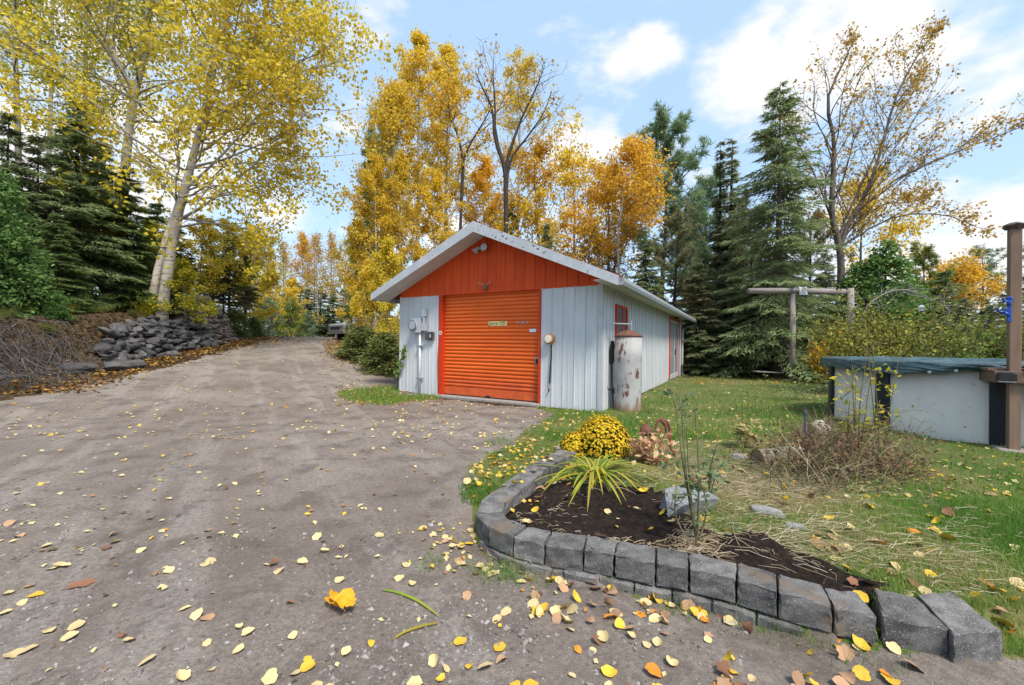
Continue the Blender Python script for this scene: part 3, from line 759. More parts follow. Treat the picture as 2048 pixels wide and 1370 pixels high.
M_RUST = pbr('rust', (.17, .075, .045), (.10, .05, .035), 10, .9, 0, .4, 60, ((.30, .27, .25), 20, .62))
tb = np.array([2.53, 8.78]); tzb = tz(*tb) - .02
t = empty('steel_tank', (*tb, tzb), .3, 'tall rusty white steel tank standing beside the garage corner', 'tank')
m = NM(); m.tube([(0, 0, 0), (0, 0, .02), (0, 0, .55), (0, 0, 1.1), (0, 0, 1.60)], [.285, .283, .283, .283, .283], 40); m.build('body', M_TANK, t, True)
m = NM(); m.tube([(0, 0, 1.60), (0, 0, 1.601), (0, 0, 1.64), (0, 0, 1.645), (0, 0, 1.69), (0, 0, 1.735), (0, 0, 1.76)], [.283, .292, .292, .28, .20, .10, .03], 40); m.build('domed_lid', M_RUST, t, True)
rv = NM(); rv.tube([(0, 0, 0), (.012, 0, 0)], [.014, .008], 6); rvm = rv.mesh('rivet', M_RUST)
for k in range(36):
    a = k / 36 * 2 * math.pi; o = link('rivet', rvm, t); o.location = (.289 * math.cos(a), .289 * math.sin(a), 1.615); o.rotation_euler = (0, 0, a)
m = NM(); m.tube([(.06, 0, 1.72), (.06, 0, 1.97)], .02, 8); m.tube([(.06, 0, 1.74), (.06, 0, 1.80)], .032, 8); m.tube([(.07, .0, 1.88), (-.42, -.02, 1.885)], .017, 8); m.tube([(-.40, -.02, 1.84), (-.40, -.02, 1.93)], .012, 6)
m.build('pipe_fitting', M_STEEL, t)
p0 = atz(1226, 822, 0); t = empty('string_trimmer', (2.21, 8.92, tz(2.21, 8.92)), 0, 'black string trimmer leaning on the wall behind the rusty tank', 'trimmer')
m = NM(); m.tube([(.03, -.05, .08), (.0, -.01, .6), (-.01, .02, 1.2), (-.01, .03, 1.5)], .014, 8); m.build('shaft', M_BLACK, t)
m = NM(); m.tube([(-.01, .03, .98), (.0, .02, 1.03), (.0, .02, 1.25), (.02, .03, 1.42), (.02, .03, 1.5)], [.02, .055, .06, .045, .03], 10); m.build('motor_housing', M_BLACK, t)
m = NM(); m.tube([(.03, -.05, .34), (.03, -.06, .46)], [.05, .04], 10); m.tube([(-.10, -.07, .44), (.08, -.05, .40)], .016, 6); m.build('cutting_head', M_BLACK, t)
m = NM(); m.tube([(-.30, -.12, 1.05), (-.25, -.11, .93)], .012, 6); m.tube([(-.26, -.11, .95), (.04, -.04, .02)], .006, 5); o = m.build('thin_rod', M_STEEL); o.location = (2.21, 8.92, tz(2.21, 8.92)); tag(o, 'thin steel rod with black grip leaning by the trimmer', 'rod')
# ------------------------------------------------------------------ above-ground pool
M_PW = pbr('pale_pool_wall', (.70, .65, .57), (.62, .575, .51), 3, .6, 0, .2, 25, ((.44, .40, .33), 16, .64))
M_PBLK = pbr('black_pool_frame', (.014, .014, .018), (.022, .022, .027), 14, .45, 0, .15, 60, ((.10, .10, .10), 70, .72))
def tarp_mat():
    m, nt, N, Lk, out = new_mat('teal_tarp')
    tc = N.new('ShaderNodeTexCoord'); v = tc.outputs['Object']
    c = mixc(N, Lk, rangef(N, Lk, noise(N, Lk, v, 5, 5), .35, .65), (.022, .052, .062), (.055, .105, .115))
    finish(N, Lk, out, c, .35, 0, noise(N, Lk, v, 14, 6, .6), .5, .05, .5)
    return m
M_TARP = tarp_mat()
PC = np.array([8.45, 7.35]); PR = 2.1; PZ = 1.17
pz0 = -.06
pool = empty('swimming_pool', (PC[0], PC[1], 0), 0, 'round white above-ground pool with black posts under a dark tarp', 'pool')
NP = 10
postang = [math.atan2(q[1] - PC[1], q[0] - PC[0]) for q in ((6.62, 8.3), (6.40, 6.98))]
a0 = math.atan2(5.72 - PC[1], 6.94 - PC[0]); 
pa = sorted([a0 + k * 2 * math.pi / NP for k in range(NP)])
for k in range(NP):
    a, b = pa[k], pa[(k + 1) % NP] + (2 * math.pi if k == NP - 1 else 0)
    aa = np.linspace(a, b, 13); m = NM(); V = []; n = len(aa)
    for z in (pz0, PZ - .02):
        for r in (PR, PR - .02):
            V += [(r * math.cos(t_), r * math.sin(t_), z) for t_ in aa]
    q = []
    for i in range(n - 1): q += [(i, i + 1, 2 * n + i + 1, 2 * n + i), (n + i + 1, n + i, 3 * n + i, 3 * n + i + 1), (2 * n + i, 2 * n + i + 1, 3 * n + i + 1, 3 * n + i)]
    m.add(V, q); m.build('wall_panel', M_PW, pool, True)
    o = NM(); w = .105; d = .05
    P = [(-w, -.01), (-w, d * .6), (-w * .6, d), (w * .6, d), (w, d * .6), (w, -.01)]
    V = [(PR + yy + .012, xx, pz0) for xx, yy in P] + [(PR + yy + .012, xx, PZ - .005) for xx, yy in P]
    o.add(V, [(i, i + 1, 7 + i, 6 + i) for i in range(5)], [(6, 7, 8), (6, 8, 9), (6, 9, 10), (6, 10, 11)])
    po = o.build('post', M_PBLK, pool); po.rotation_euler = (0, 0, a)
    o = NM()
    aa = np.linspace(a, b, 13); V = []
    for r, z in ((PR - .1, PZ), (PR + .09, PZ), (PR + .10, PZ - .06)): V += [(r * math.cos(t_), r * math.sin(t_), z) for t_ in aa]
    o.add(V, [(i, n + i, n + i + 1, i + 1) for i in range(n - 1)] + [(n + i, 2 * n + i, 2 * n + i + 1, n + i + 1) for i in range(n - 1)]); o.build('top_rail', M_PBLK, pool, True)
# tarp: sagging inside, over the rim, ragged skirt outside with folds
rng = np.random.default_rng(5)
na, nr = 260, 26
A_ = np.linspace(0, 2 * np.pi, na, endpoint=False)
def per(a, k, s): 
    r = np.random.default_rng(s); return sum(np.cos(a * f + r.uniform(0, 6.28)) * r.uniform(.4, 1) / f ** .4 for f in range(k, k + 9, 2))
drop = np.clip(.17 + .05 * per(A_, 5, 1) + .035 * per(A_, 17, 2), .09, .36)
V = []
for j in range(nr):
    u = j / (nr - 1)
    if u < .45:
        t_ = u / .45; r = .15 + (PR - .12 - .15) * t_ + 0 * A_; z = PZ - .10 * (1 - t_ ** 3) - .05 * np.exp(-((t_ - .55) / .2) ** 2) + .012 * per(A_ + t_ * 2, 4, 3) * t_
    elif u < .6:
        t_ = (u - .45) / .15; r = PR - .12 + .25 * t_ + .006 * per(A_, 21, 4) * t_; z = PZ + .03 + .012 * np.sin(t_ * 3.1) + .010 * per(A_, 13, 5)
    else:
        t_ = (u - .6) / .4; fold = .020 * per(A_ + t_ * .30, 9, 6) + .018 * per(A_ - t_ * .40, 25, 7) + .012 * per(A_ * 1.0 + t_ * .8, 45, 8)
        r = PR + .135 + .025 * np.sin(t_ * 2.5) + fold * (.4 + t_); z = PZ + .02 - drop * t_ + .010 * per(A_, 13, 5) * (1 - t_)
    V.append(np.stack([r * np.cos(A_), r * np.sin(A_), z + 0 * A_], -1))
V = np.vstack(V); i, j = np.meshgrid(np.arange(nr - 1), np.arange(na), indexing='ij'); j2 = (j + 1) % na
m = NM(); m.add(np.vstack([V, [[0, 0, PZ - .1]]]), np.stack([i * na + j, (i + 1) * na + j, (i + 1) * na + j2, i * na + j2], -1).reshape(-1, 4)[:, ::1],
                np.stack([np.full(na, nr * na), np.arange(na), (np.arange(na) + 1) % na], -1))
tarp = m.build('tarp', M_TARP, None, False); tarp.location = (PC[0], PC[1], 0); tag(tarp, 'dark teal crumpled tarp stretched over the pool', 'tarp')
gm = NM(); gm.tube([(0, 0, 0), (.012, 0, 0)], .022, 10); gmm = gm.mesh('grommet', M_WHITE)
for ang in (-2.62, -2.50, -2.2, -2.9, -1.9):
    o = link('grommet', gmm, tarp); k_ = int((ang % (2 * math.pi)) / (2 * math.pi) * na)
    q = V[(nr - 2) * na + k_]; o.location = q * [1.008, 1.008, 1] ; o.rotation_euler = (0, 0, ang)

# ------------------------------------------------------------------ wooden deck with tall post
M_WOOD = pbr('brown_deck_timber', (.25, .16, .11), (.17, .108, .076), 5, .75, 0, .25, 40, ((.075, .045, .03), 11, .70), (3, 3, .25), .3, .1)
M_WOODL = pbr('pale_deck_timber', (.31, .205, .13), (.23, .15, .10), 5, .75, 0, .2, 40, None, (3, 3, .3), .3, .1)
M_WOODH = pbr('deck_timber_board', (.20, .125, .09), (.15, .095, .07), 5, .75, 0, .25, 40, None, (.3, 3, 3), .3, .1)
db = hit(2022, 902); dr = -.62
deck = empty('wooden_deck', (db[0] + .03, db[1], 0), dr, 'brown timber deck corner with tall capped post beside the pool', 'deck')
hz = tz(db[0], db[1])
m = NM(); m.box((-.055, -.055, hz + .02), (.055, .055, 3.03)); o = m.build('corner_post', M_WOOD, deck); bevel_obj(o, .008)
m = NM(); m.prism([(-.09, -.09), (.09, -.09), (.09, .09), (-.09, .09)], 2, 3.075, 3.09); m.tube([(0, 0, 3.03), (0, 0, 3.075)], [.09, .125], 4); m.tube([(0, 0, 3.09), (0, 0, 3.125)], [.125, .05], 4); cp = m.build('post_cap', pbr('bronze_cap', (.10, .07, .055), (.07, .05, .04), 9, .4), deck); cp.rotation_euler = (0, 0, 0)
m = NM(); m.box((-.16, -.16, hz - .1), (.16, .16, hz + .03)); o = m.build('footing', M_CONC, deck); bevel_obj(o, .03)
m = NM(); m.box((-.20, -.11, .96), (3.0, -.072, 1.12)); o = m.build('rim_joist', M_WOODH, deck); bevel_obj(o, .005)
m = NM(); m.box((-.20, -.071, .96), (-.16, 2.4, 1.12)); o = m.build('rim_joist', M_WOODH, deck); bevel_obj(o, .005)
bm_ = NM(); bm_.box((0, 0, 0), (3.38, .136, .03)); bmm = bm_.mesh('deck_board', M_WOODH)
for k in range(17):
    o = link('deck_board', bmm, deck); o.location = (-.23, -.13 + k * .142, 1.122)
    if -.08 < -.13 + k * .142 + .07 < .08 : o.scale = (.96, 1, 1); o.location.x = .075
m = NM(); m.box((.075, -.045, 2.20), (3.0, .045, 2.24)); o = m.build('hand_rail', M_WOODL, deck); bevel_obj(o, .006)
m = NM(); m.box((.071, -.02, 1.26), (3.0, .02, 1.345)); o = m.build('bottom_rail', M_WOODL, deck)
bl = NM(); bl.box((0, -.045, 1.27), (.045, -.021, 2.199)); blm = bl.mesh('baluster', M_WOODL)
for k in range(20):
    o = link('baluster', blm, deck); o.location = (.11 + k * .14, 0, 0)
t = empty('deck_light', (db[0] + .03, db[1], 0), dr, 'small black solar lamp on the end of the deck joist', 'light')
m = NM(); m.prism([(-.19, 1.0), (-.02, 1.0), (-.02, 1.09), (-.06, 1.12), (-.16, 1.12), (-.19, 1.09)], 1, -.20, -.112); t2 = m.build('housing', M_BLACK, t); t2.location = (.0, 0, -.01); bevel_obj(t2, .01)
m = NM(); m.box((-.18, -.19, .985), (-.03, -.13, .9995)); m.build('lens', M_GREYP, t2)
M_BLUE = pbr('blue_plastic', (.010, .075, .42), (.008, .055, .33), 10, .35, spec=.5)
t = empty('pole_hook', (db[0] + .03, db[1], 0), dr, 'bright blue plastic pole hook screwed to the deck post', 'hook')
m = NM(); m.box((-.085, -.085, 1.78), (-.045, -.056, 2.12)); o = m.build('back_strip', M_BLUE, t); bevel_obj(o, .008)
for (cx, cz, r_) in ((-.09, 2.09, .038), (-.135, 1.95, .038)):
    a_ = np.linspace(-3.6, .5, 18); m = NM(); m.tube(np.stack([cx + r_ * np.cos(a_), np.full(18, -.105), cz + r_ * np.sin(a_)], -1), .014, 8)
    m.tube([(cx + .02, -.105, cz - r_), (-.065, -.08, cz - r_ - .05)], .018, 8); m.build('clip', M_BLUE, t, True)

# ------------------------------------------------------------------ log swing frame, solar lamp, swing seat
M_LOG = pbr('silver_weathered_log', (.30, .265, .245), (.20, .17, .155), 6, .85, 0, .35, 30, ((.10, .085, .075), 16, .66), (3, 3, .3))
M_LOGH = pbr('silver_weathered_beam', (.30, .265, .245), (.20, .17, .155), 6, .85, 0, .35, 30, ((.10, .085, .075), 16, .66), (.35, 3, 3))
g1 = ground(1578, 16.6); g2 = ground(1699, 16.4)
fr = empty('log_swing', tuple(g1), 0, 'weathered grey log swing frame with crossbeam on two posts', 'swing frame')
tp1 = atY(1580, 586, 16.6)[2] - g1[2]
e0 = atY(1497, 583, 16.4) - g1; e1 = atY(1692, 583, 16.4) - g1
e0[2] = e1[2] = (e0[2] + e1[2]) / 2
on = e0 + (e1 - e0) * ((0 - e0[0]) / (e1[0] - e0[0])); g1o = on
m = NM(); m.tube([(on[0], on[1], -.1), (on[0] + .01, on[1], 1.5), (on[0], on[1], e0[2] - .09)], [.115, .105, .10], 12); m.build('post', M_LOG, fr, True)
q = g2 - g1; m = NM(); m.tube([(e1[0] + .12, e1[1] - .1, q[2] - .1), (e1[0] + .11, e1[1] - .1, 1.6), (e1[0] + .10, e1[1] - .1, e1[2] + .14)], [.135, .125, .115], 12); m.build('post', M_LOG, fr, True)
m = NM(); m.tube([e0, e0 * .5 + e1 * .5 + [0, 0, .03], e1], [.115, .12, .125], 12); m.build('crossbeam', M_LOGH, fr, True)
a_ = np.linspace(0, 6.28, 14)
for zz in (-.12, -.55):
    m = NM(); m.tube(np.stack([e1[0] + .30 + .09 * np.cos(a_), np.full(14, e1[1] - .1), e1[2] + zz + .09 * np.sin(a_)], -1), .015, 5); m.build('iron_ring', M_STEEL, fr)
so = on + g1; t = empty('solar_lamp', (so[0] + .25, so[1] - .12, so[2] + e0[2] - on[2] + g1[2] - g1[2] + 0), 0, 'small solar panel lamp on top of the log crossbeam', 'light')
t.location = (g1[0] + on[0] + .3, g1[1] + on[1] - .13, g1[2] + e0[2] + .02)
m = NM(); m.add([(-.2, -.12, -.18), (.12, -.12, -.18), (.22, .08, .17), (-.10, .08, .17), (-.2, -.10, -.21), (.12, -.10, -.21), (.22, .10, .14), (-.10, .10, .14)], [(0, 1, 2, 3), (7, 6, 5, 4), (0, 4, 5, 1), (1, 5, 6, 2), (2, 6, 7, 3), (3, 7, 4, 0)]); m.build('solar_panel', pbr('pale_solar_glass', (.42, .43, .44), (.36, .37, .38), 6, .3), t)
m = NM(); m.box((-.22, -.125, -.25), (.12, -.08, -.19)); m.build('lamp_body', M_BLACK, t)
m = NM(); m.tube([(-.40, .0, -.02), (-.28, .0, .08), (-.25, .02, .16)], [.06, .05, .02], 7); m.build('bracket', M_STEEL, t)
sw = ground(1537, 16.9); sx = sw[0]
t = empty('plank_swing', (sw[0], sw[1], sw[2] + .33), 0, 'pale plank swing seat hanging low under the log beam', 'swing')
m = NM(); m.box((-.62, -.12, 0), (.62, .12, .05)); o = m.build('seat', pbr('pale_plank', (.33, .31, .29), (.25, .23, .21), 6, .8), t); o.rotation_euler = (0, .05, .1); bevel_obj(o, .01)
top = g1[2] + e0[2] - (sw[2] + .33)
for s in (-1, 1):
    m = NM(); m.tube([(s * .58, 0, .04), (s * .58, (e0[1] + g1[1] - sw[1]) * .5, top)], .012, 5); m.build('rope', M_BLACK, t)

# ------------------------------------------------------------------ concrete block border of the flower bed
def block_mat():
    m, nt, N, Lk, out = new_mat('charcoal_concrete_block')
    tc = N.new('ShaderNodeTexCoord'); oi = N.new('ShaderNodeObjectInfo')
    va = N.new('ShaderNodeVectorMath'); va.operation = 'ADD'; Lk.new(tc.outputs['Object'], va.inputs[0]); Lk.new(oi.outputs['Location'], va.inputs[1]); v = va.outputs[0]
    c = mixc(N, Lk, rangef(N, Lk, noise(N, Lk, v, 9, 6, .65), .32, .68), (.070, .067, .066), (.165, .156, .150))
    c = mixc(N, Lk, rangef(N, Lk, noise(N, Lk, v, 180, 2, .6), .60, .68), c, (.36, .35, .34))
    c = mixc(N, Lk, rangef(N, Lk, noise(N, Lk, v, 11, 5, .7), .64, .70), c, (.035, .036, .015))
    c = mixc(N, Lk, rangef(N, Lk, noise(N, Lk, v, 3.5, 3, .5), .60, .72), c, (.16, .125, .095))
    hv = N.new('ShaderNodeHueSaturation'); Lk.new(c, hv.inputs['Color']); mm = N.new('ShaderNodeMapRange'); mm.inputs['To Min'].default_value = .8; mm.inputs['To Max'].default_value = 1.25
    Lk.new(oi.outputs['Random'], mm.inputs['Value']); Lk.new(mm.outputs[0], hv.inputs['Value'])
    finish(N, Lk, out, hv.outputs[0], .9, 0, noise(N, Lk, v, 70, 6, .75), .5, .008, .2)
    return m
M_BLOCK = block_mat()
border = empty('garden_border', (1.0, 2.6, 0), 0, 'curved border of dark concrete blocks round the flower bed', 'garden border')
brng = np.random.default_rng(11)
def block(name, quad, z0, z1, mat=None):
    """rough-faced block from its four top corners (outer a, outer b, inner b, inner a)"""
    Q = np.array(quad, float); c = Q.mean(0)
    bm = bmesh.new(); vs = []
    for z, f in ((z0, 1.0), (z1, 1.0)):
        for p in Q: vs.append(bm.verts.new(((p - c)[0] * f, (p - c)[1] * f, z)))
    for f in ((3, 2, 1, 0), (4, 5, 6, 7), (0, 1, 5, 4), (1, 2, 6, 5), (2, 3, 7, 6), (3, 0, 4, 7)): bm.faces.new([vs[i] for i in f])
    bmesh.ops.recalc_face_normals(bm, faces=bm.faces[:])
    bmesh.ops.bevel(bm, geom=[e for e in bm.edges], offset=.010, segments=2, profile=.6, affect='EDGES')
    long = [e for e in bm.edges if e.calc_length() > .07]
    bmesh.ops.subdivide_edges(bm, edges=long, cuts=3, use_grid_fill=True)
    for v in bm.verts:
        n = v.normal
        v.co += Vector(brng.normal(0, .0026, 3)) 
    me = bpy.data.meshes.new(name); bm.to_mesh(me); bm.free()
    for p in me.polygons: p.use_smooth = False
    me.materials.append(M_BLOCK)
    o = link(name, me, border); o.location = (c[0] - 1.0, c[1] - 2.6, 0); return o
gap = .006
for k in range(len(BP) - 1):
    a, b = BP[k], BP[k + 1]; t_ = unit(b - a)
    dz = brng.uniform(-.007, .007)
    quad = [a + t_ * gap, b - t_ * gap, IN[k + 1] - unit(IN[k + 1] - IN[k]) * gap, IN[k] + unit(IN[k + 1] - IN[k]) * gap]
    block('block', quad, -.005 + dz, ZB + dz)
for qd, z in ((((1764, 1231), (1898, 1258), (1829, 1192), (1749, 1177)), ZB + .004), (((1908, 1269), (2005, 1263), (1902, 1180), (1835, 1188)), ZB + .002)):
    P = [atz(p, q, z)[:2] for p, q in qd]; block('block', P, -.02, z)
# half-buried footing course, showing along the front of the curve
OUT = inner_pts(BP, -.024)
for k in range(5, 14):
    a = (OUT[k] + OUT[k + 1]) / 2; b = (OUT[k + 1] + OUT[k + 2]) / 2; i0 = (IN[k] + IN[k + 1]) / 2; i1 = (IN[k + 1] + IN[k + 2]) / 2
    t_ = unit(b - a) * .004; block('footing_block', [a + t_, b - t_, i1, i0], -.2, -.010 + brng.uniform(-.006, .002))

# ------------------------------------------------------------------ stones, logs, ornaments in the bed
def rock_mesh(name, mat, seed, flat=1.0, jag=.16, smooth=True):
    r = np.random.default_rng(seed); bm = bmesh.new(); bmesh.ops.create_cube(bm, size=1.0)
    bmesh.ops.subdivide_edges(bm, edges=bm.edges[:], cuts=1, use_grid_fill=True)
    for v in bm.verts:
        p = np.array(v.co); p = p / (np.linalg.norm(p) ** .62 + 1e-6) * .62; p += r.normal(0, jag * .42, 3); p[2] *= flat; v.co = p
    me = bpy.data.meshes.new(name); bm.to_mesh(me); bm.free()
    for p in me.polygons: p.use_smooth = smooth
    me.materials.append(mat); return me
def put_rock(name, px, py, size, mat, seed, label, cat='rock', flat=.6, up=.25, rz=0., tilt=0., jag=.16):
    p = hit(px, py); me = rock_mesh(name, mat, seed, flat, jag, False)
    o = link(name, me); o.location = (p[0], p[1], p[2] + size[2] * up); o.scale = size; o.rotation_euler = (tilt, 0, rz)
    m_ = o.modifiers.new('bevel', 'BEVEL'); m_.width = .05; m_.segments = 2; m_.limit_method = 'NONE'
    return tag(o, label, cat)
M_PAINT = pbr('blue_streaked_rock', (.27, .27, .27), (.15, .15, .155), 5, .8, 0, .5, 20, ((.04, .17, .30), 5.5, .60), (3.0, 3, 1.2))
put_rock('painted_rock', 1366, 1022, (.44, .22, .30), M_PAINT, 4, 'grey rock with blue streaks lying in the flower bed', 'rock', .75, .18, .35, .25, .22)
M_RK = pbr('pale_grey_rock', (.30, .29, .275), (.21, .20, .19), 6, .85, 0, .4, 40)
put_rock('rock', 1535, 1030, (.26, .12, .12), M_RK, 8, 'long pale grey rock half sunk beside the straw', 'rock', .7, .2, -.7)
put_rock('rock', 1590, 1058, (.14, .08, .07), M_RK, 9, 'small pale grey rock just below the long one', 'rock', .7, .2, -.5)
put_rock('rock', 1478, 918, (.20, .15, .12), M_RK, 10, 'small pale rock behind the bed beside orange leaves', 'rock', .7, .25, .2)
put_rock('rock', 1128, 903, (.22, .16, .14), M_RK, 14, 'grey stone at the head of the block border by the daylily', 'rock', .6, .2, .4)
M_BIRCH = None
def birch_mat():
    m, nt, N, Lk, out = new_mat('birch_bark')
    tc = N.new('ShaderNodeTexCoord'); mp = N.new('ShaderNodeMapping'); mp.inputs['Scale'].default_value = (1, 1, 7); Lk.new(tc.outputs['Object'], mp.inputs[0])
    c = mixc(N, Lk, rangef(N, Lk, noise(N, Lk, tc.outputs['Object'], .7, 5), .35, .65), (.47, .43, .37), (.27, .23, .18))
    c = mixc(N, Lk, rangef(N, Lk, noise(N, Lk, mp.outputs[0], 2.6, 6, .65), .56, .62), c, (.055, .045, .038))
    finish(N, Lk, out, c, .8, 0, noise(N, Lk, mp.outputs[0], 8, 5), .3, .02, .2)
    return m
M_BIRCH = birch_mat()
def log(px, py, Y, L_, r, rz, label, up=0.0):
    p = ground(px, Y); t = empty('birch_log', (p[0], p[1], p[2] + r * .8 + up), rz, label, 'log')
    m = NM(); z = np.linspace(-L_ / 2, L_ / 2, 9); m.tube(np.stack([0 * z, .02 * np.sin(z * 5), z], -1), r * (1 + .05 * np.sin(z * 9)), 16, cap=False); b = m.build('bark', M_BIRCH, t, True); b.rotation_euler = (0, math.pi / 2, 0)
    mc = pbr('cut_wood', (.28, .20, .13), (.20, .14, .09), 12, .85)
    for s in (-1, 1):
        m = NM(); m.tube([(0, .02 * math.sin(s * L_ / 2 * 5), s * (L_ / 2 - .01)), (0, .02 * math.sin(s * L_ / 2 * 5), s * (L_ / 2 - .004))], r * .97, 16)
        c = m.build('cut_end', mc, t); c.rotation_euler = (0, math.pi / 2, 0)
log(1560, 890, 4.6, .6, .10, .18, 'thick birch log lying behind the flower bed')
log(1632, 850, 5.9, .45, .11, .5, 'white-barked birch log in front of the pool', .12)
# rusty gourd ornament and bent iron hook
M_RUSTY = pbr('rusty_iron', (.19, .075, .045), (.12, .05, .035), 14, .85, 0, .3, 50)
p = hit(1292, 905); t = empty('gourd_ornament', tuple(p), 0, 'rust-coloured gourd ornament on a thin stake beside the chrysanthemum', 'ornament')
sc_ = p[1] / F
m = NM(); m.tube([(0, 0, -.05), (0, 0, .20)], .006, 6); m.build('stake', M_RUSTY, t)
m = NM(); m.tube([(0, 0, .19), (0, 0, .21), (0, 0, .25), (0, 0, .30), (0, 0, .335), (0, 0, .35)], [.015, .05, .078, .07, .035, .012], 14); m.build('gourd', M_RUSTY, t, True)
m = NM(); m.tube([(0, 0, .345), (.005, 0, .375), (.02, 0, .39)], [.012, .008, .006], 7); m.build('stem', M_RUSTY, t)
p = hit(1328, 915); t = empty('iron_hook', tuple(p), 0, 'bent rusty iron hook stuck in the bed beside the gourd ornament', 'ornament')
m = NM(); m.tube(spline([(-.11, 0, -.04), (-.10, 0, .25), (-.09, 0, .40), (-.03, 0, .455), (.05, .02, .40), (.085, .03, .28), (.09, .03, .12), (.16, .03, -.02)], 30), .016, 8); m.build('rod', M_RUSTY, t, True)
m = NM(); m.tube(spline([(-.06, 0, .43), (-.02, 0, .43), (.02, 0, .36), (.015, 0, .27)], 10), [.008, .012, .02, .026, .026, .024, .02, .016, .012, .008], 8); m.build('finial', M_RUSTY, t, True)
p = hit(1612, 924); t_ = NM(); t_.tube([(0, 0, -.05), (-.01, 0, .25), (-.012, 0, .62)], [.010, .010, .009], 7); o = t_.build('garden_stake', pbr('purple_paint', (.13, .11, .24), (.09, .08, .15), 8, .6)); o.location = p; tag(o, 'thin purple grey stake standing among dry weeds', 'stake')

# ------------------------------------------------------------------ dry stone wall along the bank
def stone_mat(name, a, b, s):
    return pbr(name, a, b, 3.0, .9, 0, .5, 18, (s, 7, .62), (1, 1, 1), .2, .28)
SM = [stone_mat('grey_field_stone', (.135, .128, .125), (.075, .072, .072), (.27, .265, .26)), stone_mat('brown_field_stone', (.26, .20, .175), (.15, .12, .105), (.34, .30, .27)), stone_mat('dark_field_stone', (.085, .08, .085), (.05, .048, .05), (.22, .22, .22))]
wall = empty('dry_stone_wall', (WALL[3][0], WALL[3][1], 0), 0, 'tumbled dry stone wall along the leafy bank beside the drive', 'stone wall')
stm = [[rock_mesh('stone', m_, 40 + k, .8, .20, k % 3 == 0) for k in range(8)] for m_ in SM]
wr = np.random.default_rng(9); W3 = WALL[2:]
seg = np.linalg.norm(np.diff(W3, axis=0), axis=1); tot = seg.sum(); cum = np.concatenate([[0], np.cumsum(seg)])
cnt = 0
for row in range(12):
    u = wr.uniform(0, .3)
    while u < tot and cnt < 299:
        f = u / tot
        hmax = (.85 + 1.25 * f) * (1 - .85 * ss(.86, 1.0, f)) * (.45 + .55 * ss(-.02, .12, f)) * (1 - .30 * math.exp(-((f - .47) / .12) ** 2))
        w = wr.choice([.18, .25, .31, .38, .5]) * wr.uniform(.85, 1.15) * (1.2 if row == 0 else 1); h = wr.uniform(.13, .26)
        i = min(np.searchsorted(cum, u) - 1, len(seg) - 1) if u > 0 else 0
        c = W3[i] + (W3[i + 1] - W3[i]) * ((u - cum[i]) / seg[i]); tdir = unit(W3[i + 1] - W3[i]); nd = np.array([-tdir[1], tdir[0]])
        zz = row * .165 + wr.normal(0, .055)
        if zz < hmax:
            q = c + nd * (zz * .62 + wr.normal(0, .06) - .02)
            k = 0 if f < .62 else 1
            if wr.random() < (.55 if f < .5 else .25): k = 2 if f < .55 else 0
            o = link('stone', stm[k][wr.integers(8)], wall)
            o.location = (q[0] - wall.location[0], q[1] - wall.location[1], tz(*(c - nd * .15)) + zz + h * .35)
            o.scale = (w, wr.uniform(.35, .55), h * wr.uniform(1.0, 1.5)); o.rotation_euler = (wr.normal(0, .35), wr.normal(0, .38), math.atan2(tdir[1], tdir[0]) + wr.normal(0, .5)); cnt += 1
        u += w * .86
for (px, py, s, lab) in ((245, 738, (.95, .6, .42), 'big flat boulder lying at the near foot of the stone wall'), (150, 742, (.8, .6, .4), 'dark boulder half hidden in leaves below the brush pile'), (345, 712, (.42, .35, .3), 'pale round boulder at the foot of the stone wall')):
    put_rock('boulder', px, py, s, SM[0], int(px), lab, 'boulder', .8, .2, wr.uniform(0, 3))

# ------------------------------------------------------------------ car parked beyond the crest of the drive
cp = hit(706, 681); cz = cp[2]
M_CAR = pbr('silver_white_paint', (.42, .41, .40), (.34, .335, .33), 4, .3, .1, spec=.5)
car = empty('parked_car', (cp[0], cp[1], cz), math.radians(48), 'pale car parked behind the shrubs at the top of the drive', 'car')
m = NM(); prof_ = [(-.95, .35), (-1.0, .55), (-.98, .85), (-.2, 1.0), (.35, 1.45), (1.9, 1.5), (2.9, 1.0), (3.2, .95), (3.25, .4)]
m.prism([(a, b) for a, b in prof_], 1, -.85, .85); o = m.build('body', M_CAR, car); bevel_obj(o, .08, 3)
m = NM(); m.prism([(-.14, 1.03), (.38, 1.42), (.40, 1.38), (-.06, 1.01)], 1, -.72, .72); o = m.build('windscreen', M_GLASS, car); o.location = (-.04, 0, .02)
m = NM(); m.box((-1.03, -.55, .58), (-.985, .55, .74)); m.build('grille', M_BLACK, car)
for s in (-1, 1):
    m = NM(); m.box((-1.02, s * .75 - .12, .64), (-.95, s * .75 + .12, .80)); o = m.build('headlight', M_GLASS, car); bevel_obj(o, .02)
    for xx in (-.2, 2.3):
        m = NM(); m.tube([(xx, s * .70, .33), (xx, s * .88, .33)], .33, 20); w_ = m.build('wheel', M_BLACK, car); m = NM(); m.tube([(xx, s * .881, .33), (xx, s * .9, .33)], .20, 12); m.build('rim', M_STEEL, w_)
